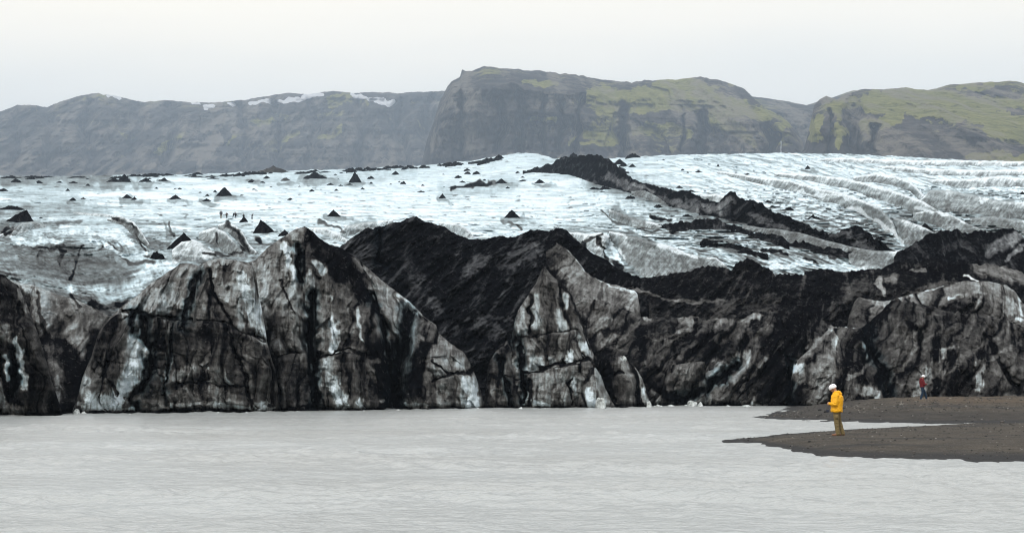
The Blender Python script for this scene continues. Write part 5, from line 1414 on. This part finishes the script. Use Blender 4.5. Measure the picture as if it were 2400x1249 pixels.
# ------------------------------------------------------------------ people
def frame(a, b):
    w = (b - a); w = w.normalized() if w.length > 1e-6 else Vector((0, 0, 1))
    u = w.orthogonal().normalized(); return u, w.cross(u), w
def capsule(bm, a, b, ra, rb, n=14):
    a, b = Vector(a), Vector(b); u, v, w = frame(a, b); rings = []
    for t in (90, 60, 30): rings.append((a - w * ra * math.sin(R(t)), ra * math.cos(R(t)) + 1e-4))
    for k in range(5): rings.append((a.lerp(b, k / 4), ra + (rb - ra) * k / 4))
    for t in (30, 60, 90): rings.append((b + w * rb * math.sin(R(t)), rb * math.cos(R(t)) + 1e-4))
    vs = [[bm.verts.new(c + (u * math.cos(2 * math.pi * j / n) + v * math.sin(2 * math.pi * j / n)) * r) for j in range(n)] for c, r in rings]
    for p, q in zip(vs[:-1], vs[1:]):
        for j in range(n): bm.faces.new((p[j], p[(j + 1) % n], q[(j + 1) % n], q[j]))
    bm.faces.new(vs[0][::-1]); bm.faces.new(vs[-1])
def rings(bm, rs, n=28):
    # closed loft of level ellipses: (f, s, z, radius along f, radius along s)
    vs = [[bm.verts.new((f + rf * math.cos(2 * math.pi * j / n), s + rs_ * math.sin(2 * math.pi * j / n), z)) for j in range(n)] for f, s, z, rf, rs_ in rs]
    for p, q in zip(vs[:-1], vs[1:]):
        for j in range(n): bm.faces.new((p[j], p[(j + 1) % n], q[(j + 1) % n], q[j]))
    bm.faces.new(vs[0][::-1]); bm.faces.new(vs[-1])
def ball(bm, c, r, sc=(1, 1, 1), rot=None):
    m = Matrix.Translation(Vector(c)) @ (rot or Matrix.Identity(4)) @ Matrix.Diagonal((sc[0] * r, sc[1] * r, sc[2] * r, 1))
    bmesh.ops.create_icosphere(bm, subdivisions=3, radius=1, matrix=m)
def fused(name, bm, mat, parent, voxel, smooth=2, wrinkle=0.0, seed=0):
    """one continuous skin grown over the overlapping volumes"""
    bmesh.ops.recalc_face_normals(bm, faces=bm.faces)
    me = bpy.data.meshes.new(name); bm.to_mesh(me); bm.free()
    o = bpy.data.objects.new(name, me); COL.objects.link(o)
    rm = o.modifiers.new('skin', 'REMESH'); rm.mode = 'VOXEL'; rm.voxel_size = voxel
    sm = o.modifiers.new('soft', 'SMOOTH'); sm.factor = .5; sm.iterations = smooth
    dg = bpy.context.evaluated_depsgraph_get()
    m2 = bpy.data.meshes.new_from_object(o.evaluated_get(dg)); o.modifiers.clear(); o.data = m2
    bpy.data.meshes.remove(me); m2.name = name
    if wrinkle:
        nv = len(m2.vertices); co = np.empty(nv * 3, np.float32); m2.vertices.foreach_get('co', co); co = co.reshape(-1, 3)
        no = np.array([v.normal[:] for v in m2.vertices])
        w = ridged(co[:, 0] * 7 + co[:, 1] * 3 + co[:, 2] * 4, co[:, 2] * 11 - co[:, 0] * 5 + co[:, 1] * 4, 3, seed) - .55
        co = co + no * (w * wrinkle)[:, None]; m2.vertices.foreach_set('co', co.astype(np.float32).ravel())
    m2.polygons.foreach_set('use_smooth', [True] * len(m2.polygons))
    m2.materials.clear(); m2.materials.append(mat); m2.update()
    o.parent = parent
    return o
def person(loc, heading, P, mats, label, group=None, voxel=.009, detail=True, scale=1.0):
    root = bpy.data.objects.new('person', None); COL.objects.link(root)
    root.empty_display_size = .2
    root.location = loc; root.rotation_euler = (0, 0, heading); root.scale = (scale,) * 3
    tag(root, label, 'person', group)
    V = {k: Vector(v) for k, v in P.items() if isinstance(v, tuple)}
    pitch = Matrix.Rotation(P.get('nod', R(12)), 4, 'Y')
    H = V['head']
    def hp(f, s, z): return H + (pitch @ Vector((f, s, z)))
    b = bmesh.new()                                           # the body, one skin: head, neck, trunk, limbs, hands
    ball(b, H, .098, (1.0, .80, 1.16), pitch)
    ball(b, hp(.025, 0, -.075), .062, (1.0, .85, .9), pitch)              # jaw
    capsule(b, hp(.088, 0, .008), hp(.112, 0, -.028), .011, .015)         # nose
    for s in (1, -1):
        ball(b, hp(.078, s * .034, .028), .015, (1, 1.2, .7), pitch)      # brow and eye
        ball(b, hp(-.005, s * .082, -.01), .026, (.8, .35, 1.25), pitch)  # ear
    capsule(b, hp(.075, .022, -.062), hp(.075, -.022, -.062), .011, .011) # lips
    capsule(b, hp(-.02, 0, -.07), V['neck'], .056, .066)
    capsule(b, V['neck'], V['chest'], .08, .14); capsule(b, V['chest'], V['pelvis'], .14, .13)
    for s in 'LR':
        capsule(b, V['neck'], V['sh' + s], .06, .058); capsule(b, V['sh' + s], V['el' + s], .052, .041)
        capsule(b, V['el' + s], V['ha' + s], .041, .029)
        capsule(b, V['pelvis'], V['hi' + s], .11, .09); capsule(b, V['hi' + s], V['kn' + s], .085, .056); capsule(b, V['kn' + s], V['an' + s], .056, .04)
        capsule(b, V['an' + s], V['an' + s] + Vector((.13, 0, -.04)), .038, .032)
        # palm, four bent fingers and a thumb
        h = V['ha' + s]; d = (h - V['el' + s]).normalized(); side = Vector((0, 1 if s == 'L' else -1, 0))
        up = Vector((0, 0, 1)); acr = (up - d * up.dot(d)).normalized()
        inw = -side
        pal = h + d * .075
        for q in (-1, -.33, .33, 1): capsule(b, h + acr * .012 * q, pal + acr * .026 * q, .016, .013, 8)
        for q, ln in ((1, .036), (.33, .042), (-.33, .040), (-1, .031)):
            k0 = pal + acr * .029 * q; k1 = k0 + (d * .8 + inw * .5).normalized() * ln; k2 = k1 + (d * .1 + inw * 1.0).normalized() * ln * .85
            capsule(b, k0, k1, .0095, .0085, 8); capsule(b, k1, k2, .0085, .0075, 8)
        t0 = h + d * .022 + acr * .022; t1 = t0 + (acr * .8 + d * .7 + inw * .3).normalized() * .042; t2 = t1 + (d * .9 + inw * .6).normalized() * .03
        capsule(b, t0, t1, .013, .011, 8); capsule(b, t1, t2, .011, .009, 8)
    fused('body', b, mats['skin'], root, voxel * (.65 if detail else 1.0), 1)
    b = bmesh.new()                                           # jacket: trunk, sleeves, collar, hood
    c, pe, nk = V['chest'], V['pelvis'], V['neck']
    hem = P.get('hem', .84); jf, js = P.get('girth', (.20, .24))
    rings(b, [(pe.x, pe.y, hem, jf * .95, js), (pe.x, pe.y, hem + .05, jf, js * 1.03), (pe.x * .7 + c.x * .3, 0, hem + .2, jf * .97, js * .98), (c.x, c.y, c.z - .04, jf * 1.05, js),
              (c.x, c.y, c.z + .10, jf, js * .96), (nk.x * .5 + c.x * .5, 0, nk.z - .03, jf * .72, js * .72), (nk.x, 0, nk.z + .045, .10, .11)])
    for s in 'LR':
        capsule(b, V['sh' + s], V['el' + s], .098, .080); capsule(b, V['el' + s], V['el' + s].lerp(V['ha' + s], .93), .080, .052)
        capsule(b, Vector((nk.x * .6 + c.x * .4, 0, nk.z - .05)), V['sh' + s], .09, .09)
    if P.get('hood'):
        capsule(b, Vector((nk.x - .10, .08, nk.z + .035)), Vector((nk.x - .10, -.08, nk.z + .035)), .07, .07)
        capsule(b, Vector((nk.x - .15, .05, nk.z - .01)), Vector((nk.x - .15, -.05, nk.z - .01)), .06, .06)
        capsule(b, Vector((nk.x + .03, .075, nk.z + .05)), Vector((nk.x - .08, .085, nk.z + .06)), .035, .045)
        capsule(b, Vector((nk.x + .03, -.075, nk.z + .05)), Vector((nk.x - .08, -.085, nk.z + .06)), .035, .045)
    jk = fused('jacket', b, mats['jacket'], root, voxel, 2, .034 if detail else 0, 7)
    b = bmesh.new()                                           # trousers
    for s in 'LR':
        capsule(b, V['pelvis'] + Vector((0, 0, .02)), V['hi' + s], .15, .115); capsule(b, V['hi' + s], V['kn' + s], .112, .082)
        capsule(b, V['kn' + s], V['an' + s] + Vector((-.005, 0, .0)), .085, .075)
        if detail: ball(b, V['hi' + s].lerp(V['kn' + s], .55) + Vector((-.01, .085 if s == 'L' else -.085, 0)), .07, (1, .5, 1.2))
    fused('trousers', b, mats['trousers'], root, voxel, 2, .026 if detail else 0, 9)
    for s in 'LR':
        b = bmesh.new(); a = V['an' + s]; d = Vector((1, .12 if s == 'L' else -.12, 0)); tz = P.get('toe' + s, 0.0)
        capsule(b, a + Vector((-.03, 0, -.025)), a + d * .06 + Vector((0, 0, -.035 - tz * .3)), .052, .048)
        capsule(b, a + d * .06 + Vector((0, 0, -.038 - tz * .3)), a + d * .175 + Vector((0, 0, -.045 - tz)), .046, .036)
        capsule(b, a + Vector((0, 0, .05)), a + Vector((0, 0, -.01)), .055, .055)
        fused('boot', b, mats['boot'], root, voxel, 1)
    b = bmesh.new()                                           # helmet or hat: a shell over the skull with a low rim
    if P.get('helmet'):
        n = 28
        prof = [(.122, -.012), (.132, -.004), (.134, .03), (.126, .07), (.104, .107), (.068, .130), (.02, .140)]
        vs = [[b.verts.new(hp(-.004 + rr * 1.06 * math.cos(2 * math.pi * j / n), rr * .90 * math.sin(2 * math.pi * j / n), .03 + z - (.025 if (math.cos(2 * math.pi * j / n) < -.2 and z < 0.02) else 0))) for j in range(n)] for rr, z in prof]
        for p, q in zip(vs[:-1], vs[1:]):
            for j in range(n): b.faces.new((p[j], p[(j + 1) % n], q[(j + 1) % n], q[j]))
        b.faces.new(vs[-1]); b.faces.new(vs[0][::-1])
        hm = fused('helmet', b, mats['helmet'], root, voxel * .8, 1)
        if detail:
            b = bmesh.new()
            for s in (1, -1):
                for k in range(3): capsule(b, hp(-.02 - k * .032, s * (.100 - k * .006), .075 + k * .012), hp(-.04 - k * .032, s * (.094 - k * .010), .092 + k * .010), .008, .008, 8)
                ball(b, hp(-.055, s * .104, .045), .016, (1.2, .5, 1))
            v = fused('helmet_vents', b, mats['dark'], hm, .006, 1); v.matrix_parent_inverse = Matrix.Identity(4)
            b = bmesh.new()
            for s in (1, -1): capsule(b, hp(.02, s * .098, .02), hp(.045, s * .05, -.125), .007, .007, 8)
            capsule(b, hp(.045, .05, -.125), hp(.045, -.05, -.125), .007, .007, 8)
            fused('chin_strap', b, mats['dark'], hm, .006, 1)
    else:
        ball(b, hp(-.012, 0, .045), .108, (1.0, .88, .85), pitch)
        fused('hat', b, mats['helmet'], root, voxel, 1)
    return root

skin = plain('skin', (.42, .22, .15), .55, .4, .15, 40)
darkm = plain('dark_plastic', (.012, .012, .014), .5, .4)
white_helmet = plain('white_helmet', (.80, .80, .82), .35, .5, .04)
yellow = plain('yellow_jacket', (.82, .40, .004), .55, .35, .10, 9, .35)
khaki = plain('khaki_cloth', (.165, .125, .058), .85, .2, .25, 22, .4)
boot_m = plain('brown_leather', (.20, .095, .055), .7, .3)
D1 = 71.4
z1_ = shore_z(1965, D1) - .015
person(unproj(1961, 0, D1)[:2] + (z1_,), R(167), dict(
    head=(.115, 0, 1.645), nod=R(34), neck=(.03, 0, 1.475), chest=(-.015, 0, 1.28), pelvis=(.0, 0, .93),
    shL=(-.01, .20, 1.40), shR=(-.01, -.20, 1.40), elL=(.03, .275, 1.115), elR=(.03, -.275, 1.115), haL=(.235, .13, 1.13), haR=(.235, -.10, 1.11),
    hiL=(.01, .10, .88), hiR=(-.01, -.10, .88), knL=(.0, .115, .49), knR=(-.075, -.115, .49), anL=(-.045, .125, .085), anR=(-.20, -.12, .085),
    hem=.835, girth=(.205, .25), hood=True, helmet=True),
    dict(skin=skin, jacket=yellow, trousers=khaki, boot=boot_m, helmet=white_helmet, dark=darkm),
    'person in bright yellow jacket, khaki trousers and white helmet standing on the near spit', voxel=.010)
def held_camera():
    root = bpy.data.objects.new('camera_on_strap', None); COL.objects.link(root)
    x, y, _ = unproj(1939, 0, D1 - .12); z = z1_ + .87
    root.location = (x, y, z)
    navy = plain('navy_casing', (.010, .014, .030), .4, .5)
    def box(name, c, s, mat, bev):
        bm = bmesh.new(); bmesh.ops.create_cube(bm, size=1, matrix=Matrix.Translation(c) @ Matrix.Diagonal((*s, 1)))
        bmesh.ops.bevel(bm, geom=bm.edges[:], offset=bev, segments=2, affect='EDGES')
        me = bpy.data.meshes.new(name); bm.to_mesh(me); bm.free(); me.materials.append(mat)
        o = bpy.data.objects.new(name, me); COL.objects.link(o); o.parent = root; return o
    box('camera_body', (0, 0, 0), (.115, .06, .085), navy, .012)
    bm = bmesh.new(); capsule(bm, (-.04, 0, -.005), (-.10, 0, -.02), .036, .034); fused('lens', bm, darkm, root, .006, 1)
    bm = bmesh.new(); capsule(bm, (.04, .0, .04), (.095, -.0, .262), .006, .006, 8); capsule(bm, (-.04, .0, .04), (.09, -.0, .262), .006, .006, 8); fused('strap', bm, darkm, root, .005, 1)
    tag(root, 'small navy camera hanging on a strap from the hands of the yellow jacketed person', 'camera')
held_camera()

D2 = 147.0
z2_ = shore_z(2163, D2) - .02
red = plain('maroon_jacket', (.13, .012, .016), .7, .25, .25, 12, .3)
denim = plain('dark_denim', (.016, .034, .062), .8, .2, .35, 10, .3)
grey_shoe = plain('grey_shoe', (.20, .20, .20), .7, .3)
person(unproj(2162, 0, D2)[:2] + (z2_,), R(8), dict(
    head=(.06, 0, 1.615), nod=R(22), neck=(-.01, 0, 1.46), chest=(-.04, 0, 1.27), pelvis=(-.02, 0, .94),
    shL=(-.03, .19, 1.39), shR=(-.03, -.19, 1.39), elL=(.02, .25, 1.12), elR=(.06, -.24, 1.10), haL=(.26, .10, 1.10), haR=(.27, -.08, 1.12),
    hiL=(-.01, .09, .89), hiR=(-.02, -.09, .89), knL=(.23, .10, .50), knR=(-.02, -.10, .48), anL=(.34, .10, .10), anR=(-.16, -.10, .09),
    hem=.90, girth=(.175, .21), hood=True, helmet=True),
    dict(skin=skin, jacket=red, trousers=denim, boot=grey_shoe, helmet=white_helmet, dark=darkm),
    'person in maroon jacket, blue jeans and white helmet walking on the far gravel bank', voxel=.014)

# the party far off on the ice
cl = lambda n, c: plain(n, c, .8, .2)
grey_c, brown_c, black_c, tan_c, pale_c = cl('grey_cloth', (.06, .06, .065)), cl('brown_cloth', (.06, .045, .04)), cl('black_cloth', (.012, .013, .016)), cl('tan_cloth', (.20, .19, .15)), cl('slate_cloth', (.09, .10, .12))
stand = dict(head=(.0, 0, 1.65), neck=(-.01, 0, 1.48), chest=(-.02, 0, 1.28), pelvis=(0, 0, .93), shL=(0, .2, 1.41), shR=(0, -.2, 1.41), elL=(-.03, .27, 1.12), elR=(-.03, -.27, 1.12),
    haL=(.05, .25, .88), haR=(.05, -.25, .88), hiL=(0, .1, .88), hiR=(0, -.1, .88), knL=(.02, .11, .48), knR=(.02, -.11, .48), anL=(-.02, .11, .085), anR=(-.02, -.11, .085), hem=.80, girth=(.17, .22))
walk = dict(stand, elL=(-.10, .32, 1.14), elR=(.02, -.33, 1.14), haL=(-.12, .38, .92), haR=(.10, -.40, .92), knL=(.14, .12, .50), knR=(-.06, -.12, .48), anL=(.22, .14, .09), anR=(-.26, -.14, .10))
bent = dict(walk, head=(.30, 0, 1.50), neck=(.20, 0, 1.36), chest=(.10, 0, 1.20), shL=(.14, .2, 1.32), shR=(.14, -.2, 1.32), elL=(.2, .26, 1.06), elR=(.18, -.26, 1.06), haL=(.32, .14, .95), haR=(.3, -.14, .95))
GW = 'party of walkers on the glacier'
for (px, py, hpx, hd, P, jm, tm, lab) in (
    (518, 511.5, 19.5, R(-80), stand, grey_c, tan_c, 'tall walker in grey top and pale trousers standing leftmost on the ice'),
    (531.5, 511.5, 15.0, R(-95), walk, brown_c, black_c, 'walker in brown top and black trousers with arms held out'),
    (546.8, 510.5, 14.2, R(-30), dict(bent), black_c, pale_c, 'stooping dark walker on the left of the close pair'),
    (552.2, 511.0, 14.6, R(100), stand, black_c, black_c, 'upright black clad walker on the right of the close pair'),
    (571.0, 513.0, 13.0, R(90), stand, black_c, black_c, 'dark walker half hidden behind the small tilted black heap'),
    (590.5, 513.5, 16.0, R(20), bent, grey_c, black_c, 'walker in grey bending forward, rightmost of the party on the ice')):
    D = surf_D('glacier', px, py) - 1.0
    x, y, z = unproj(px, py, D)
    s = hpx * D / F / 1.76
    person((x, y, z - .12), hd, P, dict(skin=skin, jacket=jm, trousers=tm, boot=darkm, helmet=grey_c, dark=darkm), lab, GW, voxel=.03, detail=False, scale=s)

# ------------------------------------------------------------------ the air between here and the mountains
def haze():
    me = bpy.data.meshes.new('haze')
    x0, x1, y0, y1, z0, z1 = -10000, 10000, -120, 15500, -4.0, 1750.0
    v = [(x, y, z) for z in (z0, z1) for y in (y0, y1) for x in (x0, x1)]
    f = [(0, 2, 3, 1), (4, 5, 7, 6), (0, 1, 5, 4), (2, 6, 7, 3), (0, 4, 6, 2), (1, 3, 7, 5)]
    me.from_pydata(v, [], f)
    m = bpy.data.materials.new('haze'); m.use_nodes = True
    n, l = m.node_tree.nodes, m.node_tree.links
    n.clear()
    o = n.new('ShaderNodeOutputMaterial'); p = n.new('ShaderNodeVolumePrincipled')
    p.inputs['Color'].default_value = (0.70, 0.83, 0.98, 1)
    p.inputs['Density'].default_value = 5.2e-5
    p.inputs['Anisotropy'].default_value = 0.0
    l.new(p.outputs[0], o.inputs['Volume'])
    me.materials.append(m)
    ob = bpy.data.objects.new('haze', me); COL.objects.link(ob)
    tag(ob, None, None, None, 'stuff')
haze()
